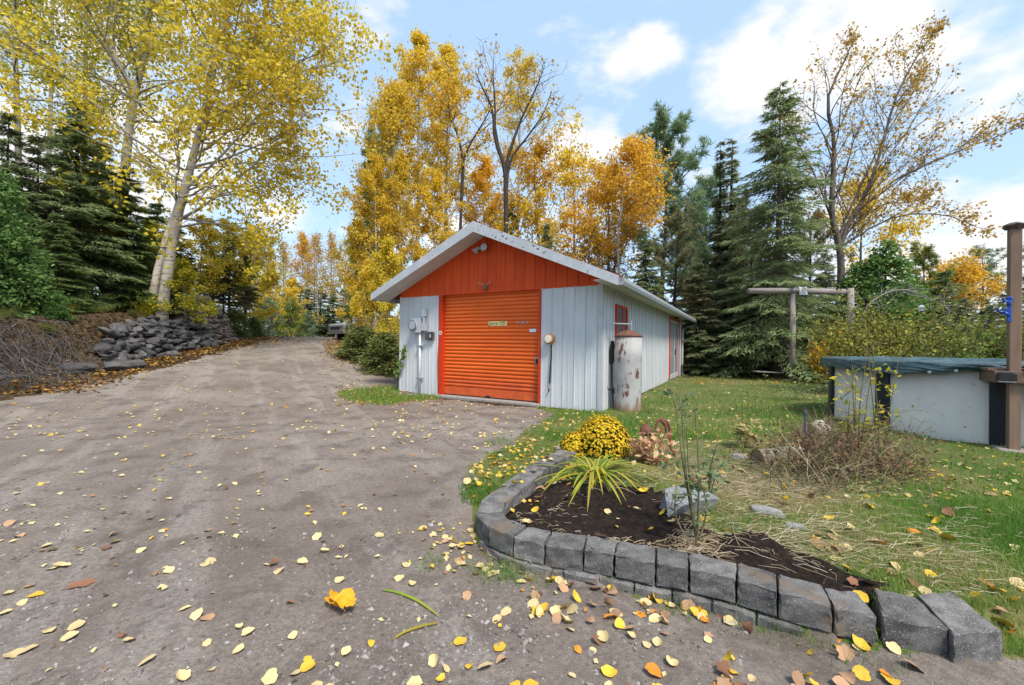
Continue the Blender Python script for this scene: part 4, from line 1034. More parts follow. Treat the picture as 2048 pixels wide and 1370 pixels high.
# bird feeder lantern
bp = atY(1843, 617, 12.6); t = empty('hanging_feeder', tuple(bp), 0, 'small pale lantern bird feeder hanging from a bare branch', 'bird feeder')
m = NM(); m.tube([(0, 0, .03), (0, 0, .05), (0, 0, .11)], [.115, .11, .03], 4); m.build('roof', M_GREYP, t)
m = NM(); m.tube([(0, 0, -.08), (0, 0, .03)], .085, 4); m.build('lantern_box', pbr('frosted_plastic', (.50, .55, .50), None, rough=.3), t)
m = NM(); m.tube([(0, 0, -.10), (0, 0, -.08)], .11, 4); m.build('tray', M_BLACK, t)
for s in (-1, 1): 
    m = NM(); m.tube([(s * .05, 0, .08), (s * .05, 0, .40)], .004, 4); m.build('hanger_wire', M_BLACK, t)
# ------------------------------------------------------------------ vegetation materials
def bark(name, a, b):
    return pbr(name, a, b, 5, .9, 0, .6, 12, None, (3, 3, .5), .15)
M_BK_GREY = bark('grey_bark', (.17, .145, .125), (.085, .07, .06))
M_BK_DARK = bark('dark_bark', (.075, .06, .05), (.04, .032, .028))
M_BK_PALE = M_BIRCH
L_YEL = leafmat('yellow_aspen_leaves', [(0, (.30, .30, .025)), (.3, (.56, .46, .035)), (.65, (.78, .60, .05)), (1, (.90, .72, .12))], .52)
L_YGR = leafmat('yellow_green_leaves', [(0, (.16, .22, .02)), (.35, (.34, .36, .03)), (.7, (.62, .52, .04)), (1, (.80, .62, .06))], .5)
L_GOLD = leafmat('golden_leaves', [(0, (.42, .25, .025)), (.3, (.70, .47, .035)), (.7, (.85, .63, .06)), (1, (.92, .75, .14))], .52, per_obj=.10)
L_ORG = leafmat('orange_leaves', [(0, (.38, .19, .03)), (.35, (.70, .40, .035)), (.75, (.84, .53, .055)), (1, (.88, .65, .11))], .52, per_obj=.10)
L_RUS = leafmat('russet_leaves', [(0, (.20, .10, .03)), (.4, (.50, .29, .05)), (.8, (.70, .46, .07)), (1, (.76, .56, .12))], .45)
L_LIME = leafmat('lime_needles', [(0, (.06, .09, .012)), (.5, (.19, .24, .03)), (1, (.34, .37, .05))], .3)
L_SPR = leafmat('spruce_needles', [(0, (.095, .135, .060)), (.5, (.205, .265, .120)), (.9, (.30, .36, .155)), (1, (.40, .36, .14))], .42, per_obj=.2)
L_SPRY = leafmat('dull_spruce_needles', [(0, (.12, .135, .070)), (.5, (.245, .265, .135)), (1, (.38, .39, .19))], .42, per_obj=.2)
L_PINE = leafmat('pine_needles', [(0, (.085, .14, .072)), (.5, (.19, .28, .145)), (1, (.33, .42, .21))], .42, per_obj=.2)
L_CED = leafmat('cedar_sprays', [(0, (.05, .10, .028)), (.5, (.115, .215, .055)), (1, (.22, .35, .10))], .35, per_obj=.2)
L_BUSH = leafmat('olive_bush_leaves', [(0, (.07, .085, .02)), (.45, (.20, .21, .045)), (.8, (.40, .35, .06)), (1, (.58, .48, .08))], .4, per_obj=.15)
L_OLV = leafmat('olive_green_leaves', [(0, (.05, .07, .02)), (.45, (.13, .16, .04)), (.8, (.28, .28, .06)), (1, (.48, .42, .08))], .4, per_obj=.15)
L_JUN = leafmat('juniper_sprays', [(0, (.06, .085, .025)), (.5, (.14, .175, .05)), (.85, (.25, .26, .08)), (1, (.40, .34, .10))], .35)
L_CEDD = leafmat('mid_green_needles', [(0, (.08, .13, .04)), (.5, (.17, .25, .08)), (1, (.30, .37, .13))], .42, per_obj=.1)
L_GRN = leafmat('fresh_green_leaves', [(0, (.05, .10, .02)), (.6, (.13, .22, .04)), (1, (.25, .32, .07))], .35)

# ------------------------------------------------------------------ deciduous trees
def limb(rng, p, d, L, n=7, bend=.18, up=.12):
    P = [p]; d = unit(d)
    for i in range(n - 1):
        d = unit(d + rng.normal(0, bend, 3) + np.array([0, 0, up])); P.append(P[-1] + d * L / (n - 1))
    return np.array(P)
def leafy(seed, H, r0, nleaf, lsize, path=None, base=.28, n1=22, spread=.24, up1=.9, prof=None, twigs=True, droop=.3, sig=.16, l2=(4, 7), clump=1.0, lower_long=1.0, bias=None, wood_k=7, aspect=.85, l3=True):
    """trunk path (n,3) from the ground; returns (wood NM, crown NM) in local coordinates"""
    rng = np.random.default_rng(seed); wood, crown = NM(), NM()
    if path is None:
        n = 12; lean = rng.normal(0, .03, 2); z = np.linspace(0, H, n)
        path = np.stack([lean[0] * z + .012 * H * np.sin(z / H * 5 + seed), lean[1] * z + .012 * H * np.cos(z / H * 4 + seed), z], -1)
    paths = path if isinstance(path, list) else [path]
    anchors = []
    for pi, P in enumerate(paths):
        P = np.asarray(P, float); n = len(P); t = np.linspace(0, 1, n)
        r0p = r0 if np.ndim(r0) == 0 else r0[pi]
        R = r0p * (1 - t) ** .85 + .012; R[0] *= 1.25
        wood.tube(P, R, wood_k + 2)
        Lt = np.linalg.norm(np.diff(P, axis=0), axis=1).sum()
        bs = base if np.ndim(base) == 0 else base[pi]
        k1 = n1 if np.ndim(n1) == 0 else n1[pi]
        for k in range(k1):
            f = bs + (1 - bs) * ((k + rng.random()) / k1) ** .9
            i = min(int(f * (n - 1)), n - 2); p = P[i] + (P[i + 1] - P[i]) * (f * (n - 1) - i)
            td = unit(P[i + 1] - P[i]); az = k * 2.4 + rng.uniform(-.6, .6)
            h = np.array([math.cos(az), math.sin(az), 0])
            if bias is not None: h = unit(h + np.array(bias) * .7)
            g = (f - bs) / (1 - bs)
            ln = Lt * spread * (prof(g) if prof else (.55 + .9 * math.sin(math.pi * min(1, g * .85 + .12)) * lower_long) * (1.15 - .75 * g)) * rng.uniform(.75, 1.2)
            d = unit(h + td * up1 * (.6 + .8 * g))
            B = limb(rng, p, d, ln, 7, .14, .05)
            rb = max(.012, R[i] * .42 * (1 - .3 * g)); wood.tube(B, np.linspace(rb, .006, 7), 5, cap=False)
            for _ in range(rng.integers(*l2)):
                s = rng.uniform(.25, 1.0); j = min(int(s * 6), 5); q = B[j] + (B[j + 1] - B[j]) * (s * 6 - j)
                d2 = unit(unit(B[j + 1] - B[j]) * .8 + rng.normal(0, .6, 3) + [0, 0, .15])
                C = limb(rng, q, d2, ln * rng.uniform(.25, .5), 5, .2, .02); wood.tube(C, np.linspace(rb * .4 + .004, .004, 5), 3, cap=False)
                anchors.append(C[1:])
                if l3:
                    for _ in range(2):
                        jj = rng.integers(1, 5); d3 = unit(rng.normal(0, 1, 3) + unit(C[-1] - C[0]) * .8); D = limb(rng, C[jj], d3, ln * rng.uniform(.10, .22), 4, .2, -.02)
                        if twigs: wood.tube(D, np.linspace(.007, .003, 4), 3, cap=False)
                        anchors.append(D)
            anchors.append(B[3:])
    A = np.vstack(anchors); S = np.concatenate([[0]]); 
    if nleaf:
        w = rng.gamma(clump, 1, len(A)); w /= w.sum()
        idx = rng.choice(len(A), nleaf, p=w)
        C = A[idx] + rng.normal(0, sig, (nleaf, 3))
        ax = unit(rng.normal(0, 1, (nleaf, 3)) + [0, 0, -droop]); sd = side_of(rng, ax)
        ln = lsize * rng.uniform(.65, 1.35, nleaf)
        hv = np.clip(rng.normal(.55, .22, nleaf) + (rng.random(len(A))[idx] - .5) * .35, 0, 1)
        crown.leaves(C, ax, sd, ln, ln * aspect, hv, .12)
    return wood, crown
# ------------------------------------------------------------------ conifers
def spruce(seed, H, rad, blades=16000, base=.08, ln=.26, wd=.055, droop=.35, power=.85, gap=.25, rad_fn=None, bare=0.0):
    rng = np.random.default_rng(seed); wood, crown = NM(), NM()
    z = np.linspace(0, H, 10); P = np.stack([.02 * np.sin(z + seed), .02 * np.cos(z * .8), z], -1); wood.tube(P, np.linspace(H * .014 + .03, .01, 10), 8)
    nb = int(H / .32) * 6; f = base + (1 - base) * np.sort(rng.random(nb)) ** 1.0
    tips = []; C_, A_, W_ = [], [], []
    fr = np.clip(1 - (f - base) / (1 - base), 0, 1)
    Lb = rad * (fr ** power) * rng.uniform(.62, 1.12, nb) + .12
    if rad_fn is not None: Lb = rad * rad_fn(f) * rng.uniform(.7, 1.12, nb) + .1
    az = rng.uniform(0, 2 * np.pi, nb)
    share = Lb / Lb.sum()
    for k in range(nb):
        n = 6; s = np.linspace(0, 1, n); h = np.array([math.cos(az[k]), math.sin(az[k]), 0])
        dr = droop * (.4 + fr[k]); zz = f[k] * H + Lb[k] * (.25 * (1 - fr[k]) * s - dr * s ** 1.3 + .22 * dr * s ** 4)
        B = np.stack([h[0] * Lb[k] * s, h[1] * Lb[k] * s, zz], -1)
        wood.tube(B, np.linspace(.008 + Lb[k] * .006, .003, n), 3, cap=False)
        m = max(6, int(blades * share[k])); u = rng.random(m) ** .75; u = np.maximum(u, bare * rng.random(m))
        j = np.minimum((u * (n - 1)).astype(int), n - 2); p = B[j] + (B[j + 1] - B[j]) * (u * (n - 1) - j)[:, None]
        sidev = np.array([-h[1], h[0], 0]); sg = rng.choice([-1, 1], m)
        wdt = Lb[k] * .34 * (1 - u * .75) * rng.random(m)
        p = p + sidev * (sg * wdt)[:, None] + np.array([0, 0, -1]) * (wdt * .35 + rng.random(m) * .06)[:, None]
        a = unit(h * .8 + sidev * (sg * rng.uniform(.2, 1.1, m))[:, None] + np.array([0, 0, -.35]) + rng.normal(0, .25, (m, 3)))
        C_.append(p); A_.append(a)
    C_ = np.vstack(C_); A_ = np.vstack(A_); m = len(C_)
    sd = unit(np.cross(A_, rng.normal(0, .6, (m, 3)) + [0, 0, 1.0])); l = ln * rng.uniform(.6, 1.3, m)
    crown.blades(C_, A_, sd, l, wd * rng.uniform(.7, 1.3, m), np.clip(rng.normal(.5, .22, m), 0, 1))
    return wood, crown
def pine(seed, H, rad, tufts=900, base=.3, per=14, ln=.30, wd=.04, n1=34):
    rng = np.random.default_rng(seed); wood, crown = NM(), NM()
    z = np.linspace(0, H, 10); P = np.stack([.12 * np.sin(z * .35 + seed), .1 * np.cos(z * .3), z], -1); R = np.linspace(H * .012 + .04, .02, 10); wood.tube(P, R, 8)
    anc = []
    for k in range(n1):
        f = base + (1 - base) * (k + rng.random()) / n1; i = min(int(f * 9), 8); p = P[i] + (P[i + 1] - P[i]) * (f * 9 - i)
        az = k * 2.4 + rng.uniform(-.7, .7); g = (f - base) / (1 - base); L = rad * (1.0 - .62 * g ** 1.8) * rng.uniform(.55, 1.15)
        d = np.array([math.cos(az), math.sin(az), .15 + .9 * g]); B = limb(rng, p, d, L, 7, .1, .10); wood.tube(B, np.linspace(.03 * (1 - g) + .02, .008, 7), 4, cap=False)
        for _ in range(5):
            j = rng.integers(2, 7); C = limb(rng, B[j], unit(B[-1] - B[0]) + rng.normal(0, .55, 3) + [0, 0, .1], L * rng.uniform(.2, .4), 4, .15, .1); wood.tube(C, np.linspace(.012, .005, 4), 3, cap=False); anc.append(C[1:])
        anc.append(B[4:])
    A = np.vstack(anc); idx = rng.integers(0, len(A), tufts); T = A[idx] + rng.normal(0, .16, (tufts, 3)) * [1, 1, .6]
    C = np.repeat(T, per, 0) + rng.normal(0, .05, (tufts * per, 3)); ax = unit(rng.normal(0, 1, (tufts * per, 3)) + [0, 0, .45]); sd = side_of(rng, ax)
    rn = np.clip(np.repeat(rng.normal(.5, .2, tufts), per) + rng.normal(0, .12, tufts * per) + .25 * ax[:, 2] * 0, 0, 1)
    crown.blades(C, ax, sd, ln * rng.uniform(.6, 1.2, tufts * per), wd, rn); return wood, crown
def cedar(seed, H, rad, n=9000, ln=.2, wd=.10, power=.6):
    rng = np.random.default_rng(seed); wood, crown = NM(), NM()
    z = np.linspace(0, H, 8); P = np.stack([0 * z, 0 * z, z], -1); wood.tube(P, np.linspace(H * .015 + .03, .01, 8), 7)
    nb = 150; f = rng.random(nb) ** .85 * .97 + .02; az = rng.uniform(0, 2 * np.pi, nb); L = rad * ((1 - f) ** power) * rng.uniform(.7, 1.15, nb) + .1
    k = rng.choice(nb, n, p=L / L.sum()); u = rng.random(n) ** .5; h = np.stack([np.cos(az), np.sin(az), 0 * az], -1)[k]
    C = h * (L[k] * u)[:, None]; C[:, 2] = f[k] * H + L[k] * (.25 * u - .45 * u ** 2); C += rng.normal(0, .1, (n, 3)) * (1 + L[k] * .7)[:, None] * [1, 1, .8]
    for q in range(nb): wood.tube([(0, 0, f[q] * H), (math.cos(az[q]) * L[q] * .9, math.sin(az[q]) * L[q] * .9, f[q] * H - L[q] * .12)], [.02, .005], 3, cap=False)
    ax = unit(h * .7 + rng.normal(0, .5, (n, 3)) + [0, 0, -.1]); sd = side_of(rng, ax); l = ln * rng.uniform(.6, 1.3, n)
    crown.leaves(C, ax, sd, l, l * wd / ln, np.clip(rng.normal(.35 + .3 * u, .18), 0, 1), .1); return wood, crown
def bush(seed, H, rad, nleaf, lsize, n1=16, sig=.12, fill=.5):
    rng = np.random.default_rng(seed); wood, crown = NM(), NM(); A = []
    for k in range(n1):
        az = k * 2.4; e = rng.uniform(0, 1) ** .6; d = np.array([math.cos(az) * e * rad / H, math.sin(az) * e * rad / H, 1]); L = H * rng.uniform(.6, 1.05) * np.linalg.norm(d) * .9
        B = limb(rng, np.array([math.cos(az) * .1, math.sin(az) * .1, 0]), d, L, 8, .12, -.02); wood.tube(B, np.linspace(.022, .006, 8), 4, cap=False); A.append(B[2:])
        for _ in range(6):
            j = rng.integers(1, 8); C = limb(rng, B[j], rng.normal(0, .7, 3) + unit(B[-1] - B[0]) * .7, H * rng.uniform(.12, .32), 5, .2, 0); wood.tube(C, np.linspace(.009, .003, 5), 3, cap=False); A.append(C)
    A = np.vstack(A)
    if nleaf:
        idx = rng.integers(0, len(A), nleaf); C = A[idx] + rng.normal(0, sig, (nleaf, 3)); C[:, 2] = np.abs(C[:, 2]) + .02
        ax = unit(rng.normal(0, 1, (nleaf, 3))); l = lsize * rng.uniform(.6, 1.3, nleaf); hv = np.clip(rng.normal(.5, .22, nleaf) + (rng.random(len(A))[idx] - .5) * .3, 0, 1)
        crown.leaves(C, ax, side_of(rng, ax), l, l * .75, hv, .1)
    return wood, crown

LIB = {}
def lib(key, gen, wmat, lmat):
    w, c = gen; LIB[key] = (w.mesh('trunk', wmat, True), c.mesh('crown', lmat) if c.n else None)
def plant(name, key, loc, scale, rz, label, cat='tree', group=None, lmat=None, wmat=None, tilt=0.0, wname='trunk', cname='crown', zoff=-.08):
    t = empty(name, (loc[0], loc[1], loc[2] + zoff), rz, label, cat, group); t.scale = scale if np.ndim(scale) else (scale,) * 3; t.rotation_euler = (0, tilt, rz)
    for nm, me, mt in ((wname, LIB[key][0], wmat), (cname, LIB[key][1], lmat)):
        if me is None: continue
        o = link(nm, me, t)
        if mt is not None: o.material_slots[0].link = 'OBJECT'; o.material_slots[0].material = mt
    return t
def pathpx(pts, Y, n, g0, depth_jit=0.0):
    """trunk path through image points at depth Y, relative to ground point g0"""
    P = np.array([atY(p, q, Y) for p, q in pts]); P = np.vstack([[g0], P]); return spline(P, n) - g0
# library -----------------------------------------------------------
lib('spruce_a', spruce(1, 9, 2.5, 22000, wd=.06), M_BK_DARK, L_SPR)
lib('spruce_b', spruce(2, 9, 2.2, 20000, droop=.5, wd=.06), M_BK_DARK, L_SPR)
lib('spruce_c', spruce(3, 4, 1.4, 8000, ln=.2, wd=.05, base=.02), M_BK_DARK, L_SPR)
lib('spruce_thin', spruce(4, 7, 1.25, 6500, base=.38, droop=.25), M_BK_DARK, L_SPRY)
lib('spire', spruce(5, 13, 1.9, 17000, ln=.26, wd=.06, droop=.45, power=1.0, rad_fn=lambda f: np.where(f > .70, .03 + (1 - f) * .42, .20 + (.70 - f) * 1.25)), M_BK_DARK, L_SPRY)
lib('pine_a', pine(6, 14, 3.4, 1000, .32), M_BK_DARK, L_PINE)
lib('pine_b', pine(7, 11, 2.9, 1200, .18), M_BK_DARK, L_PINE)
lib('pine_soft', pine(8, 4.5, 1.5, 520, .05, 12, .22, .035, 26), M_BK_GREY, L_LIME)
lib('cedar_a', cedar(9, 5, 1.5, 8000), M_BK_DARK, L_CED)
lib('cedar_b', cedar(10, 7, 1.9, 10000), M_BK_DARK, L_CED)
lib('aspen_a', leafy(11, 16, .14, 13000, .13, n1=30, spread=.15, up1=1.3, base=.25, sig=.12, clump=.5), M_BK_PALE, L_GOLD)
lib('aspen_b', leafy(12, 13, .11, 10000, .125, n1=26, spread=.16, up1=1.1, base=.2, sig=.12, clump=.5), M_BK_PALE, L_GOLD)
lib('maple_a', leafy(13, 10, .09, 5200, .125, n1=22, spread=.30, up1=.8, base=.22, sig=.14, clump=.45), M_BK_GREY, L_ORG)
lib('maple_b', leafy(14, 9, .08, 4800, .125, n1=20, spread=.30, up1=.8, base=.15, sig=.14, clump=.4), M_BK_GREY, L_GOLD)
lib('bare_birch', leafy(15, 13, .10, 1500, .15, n1=30, spread=.14, up1=1.2, base=.35, sig=.2), M_BK_PALE, L_RUS)
lib('column_birch', leafy(16, 12, .08, 5000, .14, n1=26, spread=.12, up1=1.2, base=.4, sig=.2), M_BK_PALE, L_ORG)
lib('sapling', leafy(17, 6, .045, 5200, .115, n1=20, spread=.24, up1=.8, base=.15, sig=.12, clump=.6), M_BK_GREY, L_YEL)
lib('bush_a', bush(18, 2.2, 1.3, 7500, .07, 22), M_BK_DARK, L_BUSH)
lib('bush_b', bush(19, 2.0, 1.2, 7000, .075, 24), M_BK_DARK, L_BUSH)
lib('bush_low', bush(20, 1.2, 1.2, 3000, .10, 18), M_BK_DARK, L_BUSH)

# ------------------------------------------------------------------ individual trees of the photo
def custom(name, gen, g0, wmat, lmat, label, cat='tree', smooth=True, wname='trunk', cname='crown'):
    w, c = gen; t = empty(name, tuple(g0), 0, label, cat)
    w.build(wname, wmat, t, smooth)
    if c.n: c.build(cname, lmat, t)
    return t
# twin-stemmed yellow poplar that overhangs the drive
Y = 15.0; g0 = ground(322, Y); g0[2] = min(g0[2], atY(322, 632, Y)[2])
pa_ = pathpx([(330, 580), (352, 450), (372, 370), (400, 260), (430, 130), (462, 0), (500, -150), (520, -280)], Y, 18, g0)
pb_ = pathpx([(316, 580), (330, 480), (348, 400), (368, 300), (392, 190), (398, 60), (380, -100), (360, -240)], Y, 18, g0) + np.linspace(0, 1, 18)[:, None] * [0, 1.2, 0]
pb_ += (np.array([-.42, .1, 0]) * (1 - np.linspace(0, 1, 18)[:, None]))
custom('poplar', leafy(31, 17, [.18, .14], 39000, .135, [pa_, pb_], base=[.24, .28], n1=[42, 26], spread=.24, up1=.55, sig=.20, droop=.5, lower_long=1.15, bias=(.85, .25, 0), l2=(6, 9), clump=.9), g0, M_BK_PALE, L_YEL,
       'large twin-trunked yellow poplar leaning over the drive from the bank')
# forked pale poplar behind it
Y = 18; g0 = ground(228, Y)
trk = [(234, 560), (246, 400), (256, 280), (268, 195)]
pf1 = pathpx(trk + [(290, 110), (300, 40), (310, -120), (318, -240)], Y, 18, g0); pf2 = pathpx(trk + [(238, 130), (226, 80), (240, -60), (235, -180)], Y, 18, g0)
custom('poplar', leafy(32, 18, [.22, .16], 12500, .13, [pf1, pf2], base=[.42, .45], n1=[28, 22], spread=.19, up1=.6, sig=.3, clump=.6), g0, M_BK_PALE, L_YGR, 'pale forked poplar trunk rising behind the dark spruces')
for (px, tp, Y, sd, lab, mt) in ((168, 172, 20, 33, 'slender straight poplar with thin yellow green leaves left of the forked one', L_YGR), (40, 30, 17, 34, 'tall yellow green poplar at the far left edge', L_YGR), (95, 105, 23, 36, 'thin poplar behind the cedars with golden leaves', L_YEL)):
    g0 = ground(px, Y); P = pathpx([(px, 450), ((px + tp) / 2, 250), (tp, 80), (tp, -60), (tp + 10, -200)], Y, 14, g0)
    custom('poplar', leafy(sd, 18, .13, 8500, .13, P, base=.36, n1=30, spread=.17, up1=.7, sig=.3, clump=.6), g0, M_BK_PALE, mt, lab)
# bare dark forked tree behind the ridge
Y = 24; g0 = ground(1011, Y)
tr = [(1011, 560), (1012, 450), (1011, 345)]
pp = [pathpx(tr + [(990, 280), (985, 220), (962, 170), (950, 140)], Y, 16, g0), pathpx(tr + [(1024, 290), (1046, 230), (1075, 170), (1090, 130)], Y, 16, g0), pathpx(tr[:2] + [(1018, 330), (1050, 280), (1085, 230), (1103, 185)], Y, 16, g0), pathpx(tr + [(992, 270), (990, 200), (986, 150), (988, 105)], Y, 16, g0)]
custom('bare_tree', leafy(41, 16, [.17, .15, .12, .11], 260, .16, pp, base=.62, n1=[7, 9, 9, 6], spread=.10, up1=1.4, sig=.2, l2=(2, 4)), g0, M_BK_DARK, L_RUS, 'leafless dark forked tree standing right behind the garage ridge')
Y = 25; g0 = ground(918, Y); tr = [(918, 560), (921, 450), (926, 330)]
pp = [pathpx(tr + [(915, 270), (900, 235), (897, 200)], Y, 14, g0), pathpx(tr + [(945, 280), (975, 230), (985, 200)], Y, 14, g0)]
custom('bare_tree', leafy(42, 13, [.12, .10], 900, .16, pp, base=.55, n1=[12, 12], spread=.14, up1=.9, sig=.2, l2=(3, 5)), g0, M_BK_DARK, L_ORG, 'thin dark tree with few orange leaves left of the leafless forked one')
# tall golden aspens
for (px, tp, top, Y, sd, n, mt, lab) in ((835, 838, 85, 26, 43, 19000, L_GOLD, 'tallest golden aspen left of the garage ridge'), (890, 895, 105, 28, 44, 14000, L_GOLD, 'second tall golden aspen beside the tallest one'), (1035, 1040, 125, 31, 45, 9000, L_GOLD, 'slim golden aspen rising behind the leafless forked tree'),
                                   (775, 790, 190, 24, 46, 12000, L_GOLD, 'bushy golden aspen just left of the tallest one')):
    g0 = ground(px, Y); P = pathpx([(px, 500), ((px + tp) / 2, 350), (tp, (350 + top) / 2), (tp, top)], Y, 14, g0)
    custom('aspen', leafy(sd, 20, .14, int(n * .95), .135, P, base=.14, n1=44, spread=.13, up1=1.1, sig=.15, clump=.35, lower_long=1.35), g0, M_BK_PALE, mt, lab)
# orange birch in front of the pine
Y = 23; g0 = ground(1240, Y); P = pathpx([(1238, 560), (1236, 470), (1250, 380), (1272, 300)], Y, 12, g0)
custom('birch', leafy(47, 11, .08, 9500, .14, P, base=.42, n1=26, spread=.17, up1=.5, sig=.24, bias=(.5, 0, 0), clump=.5), g0, M_BK_PALE, L_ORG, 'orange birch hanging in front of the tall white pine')
# white pine, big spruce
Y = 26; g0 = ground(1325, Y)
custom('white_pine', pine(48, (atY(1320, 228, Y)[2] - g0[2]) * .90, 4.2, 2100, .3, 15, .36, .05, 44), g0, M_BK_DARK, L_PINE, 'tall white pine with feathery upswept limbs right of the garage')
Y = 18.5; g0 = ground(1556, Y)
custom('spruce', spruce(49, atY(1545, 163, Y)[2] - g0[2], 3.3, 36000, .10, .27, .055, .42, .72, bare=.35), g0, M_BK_GREY, L_SPR, 'tall dark spruce with bare lower trunk behind the log swing')
# broad nearly bare cherry, blown to the right
Y = 19.5; g0 = ground(1676, Y)
tr = [(1678, 640), (1682, 560), (1680, 500)]
pp = [pathpx(tr + [(1664, 430), (1666, 350), (1668, 280), (1655, 200), (1690, 120), (1700, 95)], Y, 20, g0),
      pathpx(tr + [(1700, 440), (1735, 380), (1765, 290), (1790, 200), (1830, 120), (1870, 62)], Y, 20, g0),
      pathpx(tr + [(1690, 450), (1745, 350), (1800, 260), (1870, 170), (1925, 110)], Y, 20, g0),
      pathpx(tr[:3] + [(1662, 420), (1640, 340), (1608, 260), (1595, 210)], Y, 18, g0),
      pathpx(tr + [(1710, 430), (1770, 370), (1850, 330), (1930, 300), (1970, 285)], Y, 18, g0),
      pathpx(tr + [(1715, 450), (1790, 400), (1860, 390), (1920, 370)], Y, 18, g0),
      pathpx(tr + [(1700, 480), (1770, 440), (1850, 440), (1900, 470)], Y, 18, g0)]
for k, dy in ((2, 2.0), (4, -1.5), (5, 1.6), (6, -1.2), (3, 1.0)): pp[k] = pp[k] + (np.clip(np.linspace(0, 1, len(pp[k])) - .4, 0, 1) / .6)[:, None] ** 1.5 * [0, dy, 0]
custom('cherry_tree', leafy(50, 13, [.18, .13, .07, .06, .06, .05, .05], 8500, .115, pp, base=[.40, .40, .40, .42, .40, .40, .40], n1=[20, 28, 24, 16, 20, 18, 16], spread=.15, up1=1.6, sig=.12, bias=(.35, 0, .15), l2=(4, 7), droop=.1, clump=.8), g0, M_BK_GREY, L_RUS,
       'broad wind-blown tree with grey limbs and sparse rusty leaves behind the log swing')

def tree_at(name, key, px, top, Y, label, lmat=None, rz=None, wide=1.0, cat='tree', group=None, wmat=None, tilt=0.0, wname='trunk', cname='crown', natural=None):
    g = ground(px, Y); H = atY(px, top, Y)[2] - g[2]; H0 = natural or NAT[key]; s = max(.15, H / H0)
    return plant(name, key, g, (s * wide, s * wide, s), (px * 1.7) % 6.28 if rz is None else rz, label, cat, group, lmat, wmat, tilt, wname, cname)
NAT = dict(spruce_a=9, spruce_b=9, spruce_c=4, spruce_thin=7, spire=13, pine_a=14.3, pine_b=11.3, pine_soft=4.6, cedar_a=5, cedar_b=7, aspen_a=16.5, aspen_b=13.4, maple_a=10.4, maple_b=9.4, bare_birch=13.3, column_birch=12.3, sapling=6.3, bush_a=2.3, bush_b=2.1, bush_low=1.3)
# left bank: spruces, cedars, saplings
G = 'dark spruces on the left bank'
for (px, top, Y, key, wide, lab) in ((150, 190, 14.2, 'spruce_a', 1.15, 'tall dark spruce left of the forked poplar on the bank'), (250, 325, 15.2, 'spruce_b', 1.3, 'dark spruce in front of the forked poplar'), (70, 262, 13.4, 'spruce_b', 1.0, 'dark spruce behind the bright cedars'),
                                     (205, 285, 17.5, 'spruce_a', 1.1, 'dark spruce filling the gap left of the twin poplar'), (345, 420, 18.5, 'spruce_a', 1.0, 'dark spruce directly behind the twin poplar trunks'), (10, 215, 12.6, 'spruce_b', .9, 'dark spruce at the far left edge of the bank'),
                                     (278, 480, 15.6, 'spruce_a', 1.35, 'low broad spruce just left of the twin poplar trunks'), (-60, 240, 13, 'spruce_a', 1, 'dark spruce just outside the left edge'), (110, 420, 12.6, 'spruce_a', 1.3, 'short broad spruce above the brush pile'), (375, 500, 18.5, 'spruce_b', 1.5, 'olive spruce right behind the twin poplar foot'), (425, 520, 20.5, 'spruce_a', 1.5, 'olive spruce behind the middle of the stone wall'), (310, 400, 18, 'spruce_b', 1.4, 'dark spruce between the two poplars'), (30, 430, 12.2, 'spruce_a', 1.2, 'short dark spruce behind the low cedar')):
    tree_at('spruce', key, px, top, Y, lab, L_SPRY if px in (375, 425, 205, 70) else L_CEDD if px in (250, 310, 110) else None, wide=wide, group=G)
for (px, top, Y, key, wide, lab) in ((-8, 330, 10.6, 'cedar_b', 1.0, 'bright green cedar at the left edge of the bank'), (45, 470, 11.2, 'cedar_a', .95, 'low bright green cedar above the brush pile'), (112, 575, 11.4, 'cedar_a', 1.3, 'smallest bright green cedar above the brush pile'), (165, 585, 13.0, 'cedar_a', 1.2, 'bright green cedar at the foot of the dark spruces')):
    tree_at('cedar', key, px, top, Y, lab, wide=wide, group='bright cedars on the bank')
for (px, top, Y, lab, mt) in ((400, 430, 19, 'yellow maple sapling beside the twin poplar', L_YEL), (448, 440, 21, 'tall yellow maple sapling above the end of the stone wall', L_YEL), (492, 465, 23, 'yellow maple sapling nearest the drive on the left bank', L_GOLD), (375, 520, 15.6, 'small yellow sapling at the foot of the twin poplar', L_YGR), (500, 580, 25, 'low yellow sapling where the drive crests', L_YEL), (205, 400, 15.2, 'yellow green sapling among the dark spruces', L_YGR), (115, 330, 15.5, 'tall yellow green sapling left among the dark spruces', L_YGR), (285, 440, 16.4, 'yellow green sapling just left of the twin poplar', L_YGR)):
    tree_at('maple_sapling', 'sapling', px, top, Y, lab, mt, wide=1.2, group='yellow saplings on the left bank')
for (px, top, Y, lab, key) in ((457, 470, 20.5, 'thin spruce with bare stem above the stone wall end', 'spruce_thin'), (489, 505, 21.5, 'thin spruce with bare stem beside the drive edge', 'spruce_thin'), (420, 470, 21, 'thin ragged spruce behind the stone wall', 'spruce_thin')):
    tree_at('spruce', key, px, top, Y, lab, group='thin spruces by the wall end')
tree_at('spruce_shrub', 'cedar_a', 470, 612, 19.5, 'low dark spruce shrub at the end of the stone wall', L_JUN, wide=1.6, cat='shrub')
tree_at('spruce_shrub', 'cedar_a', 505, 632, 22, 'lowest spruce shrub beside the drive edge', L_JUN, wide=1.8, cat='shrub')
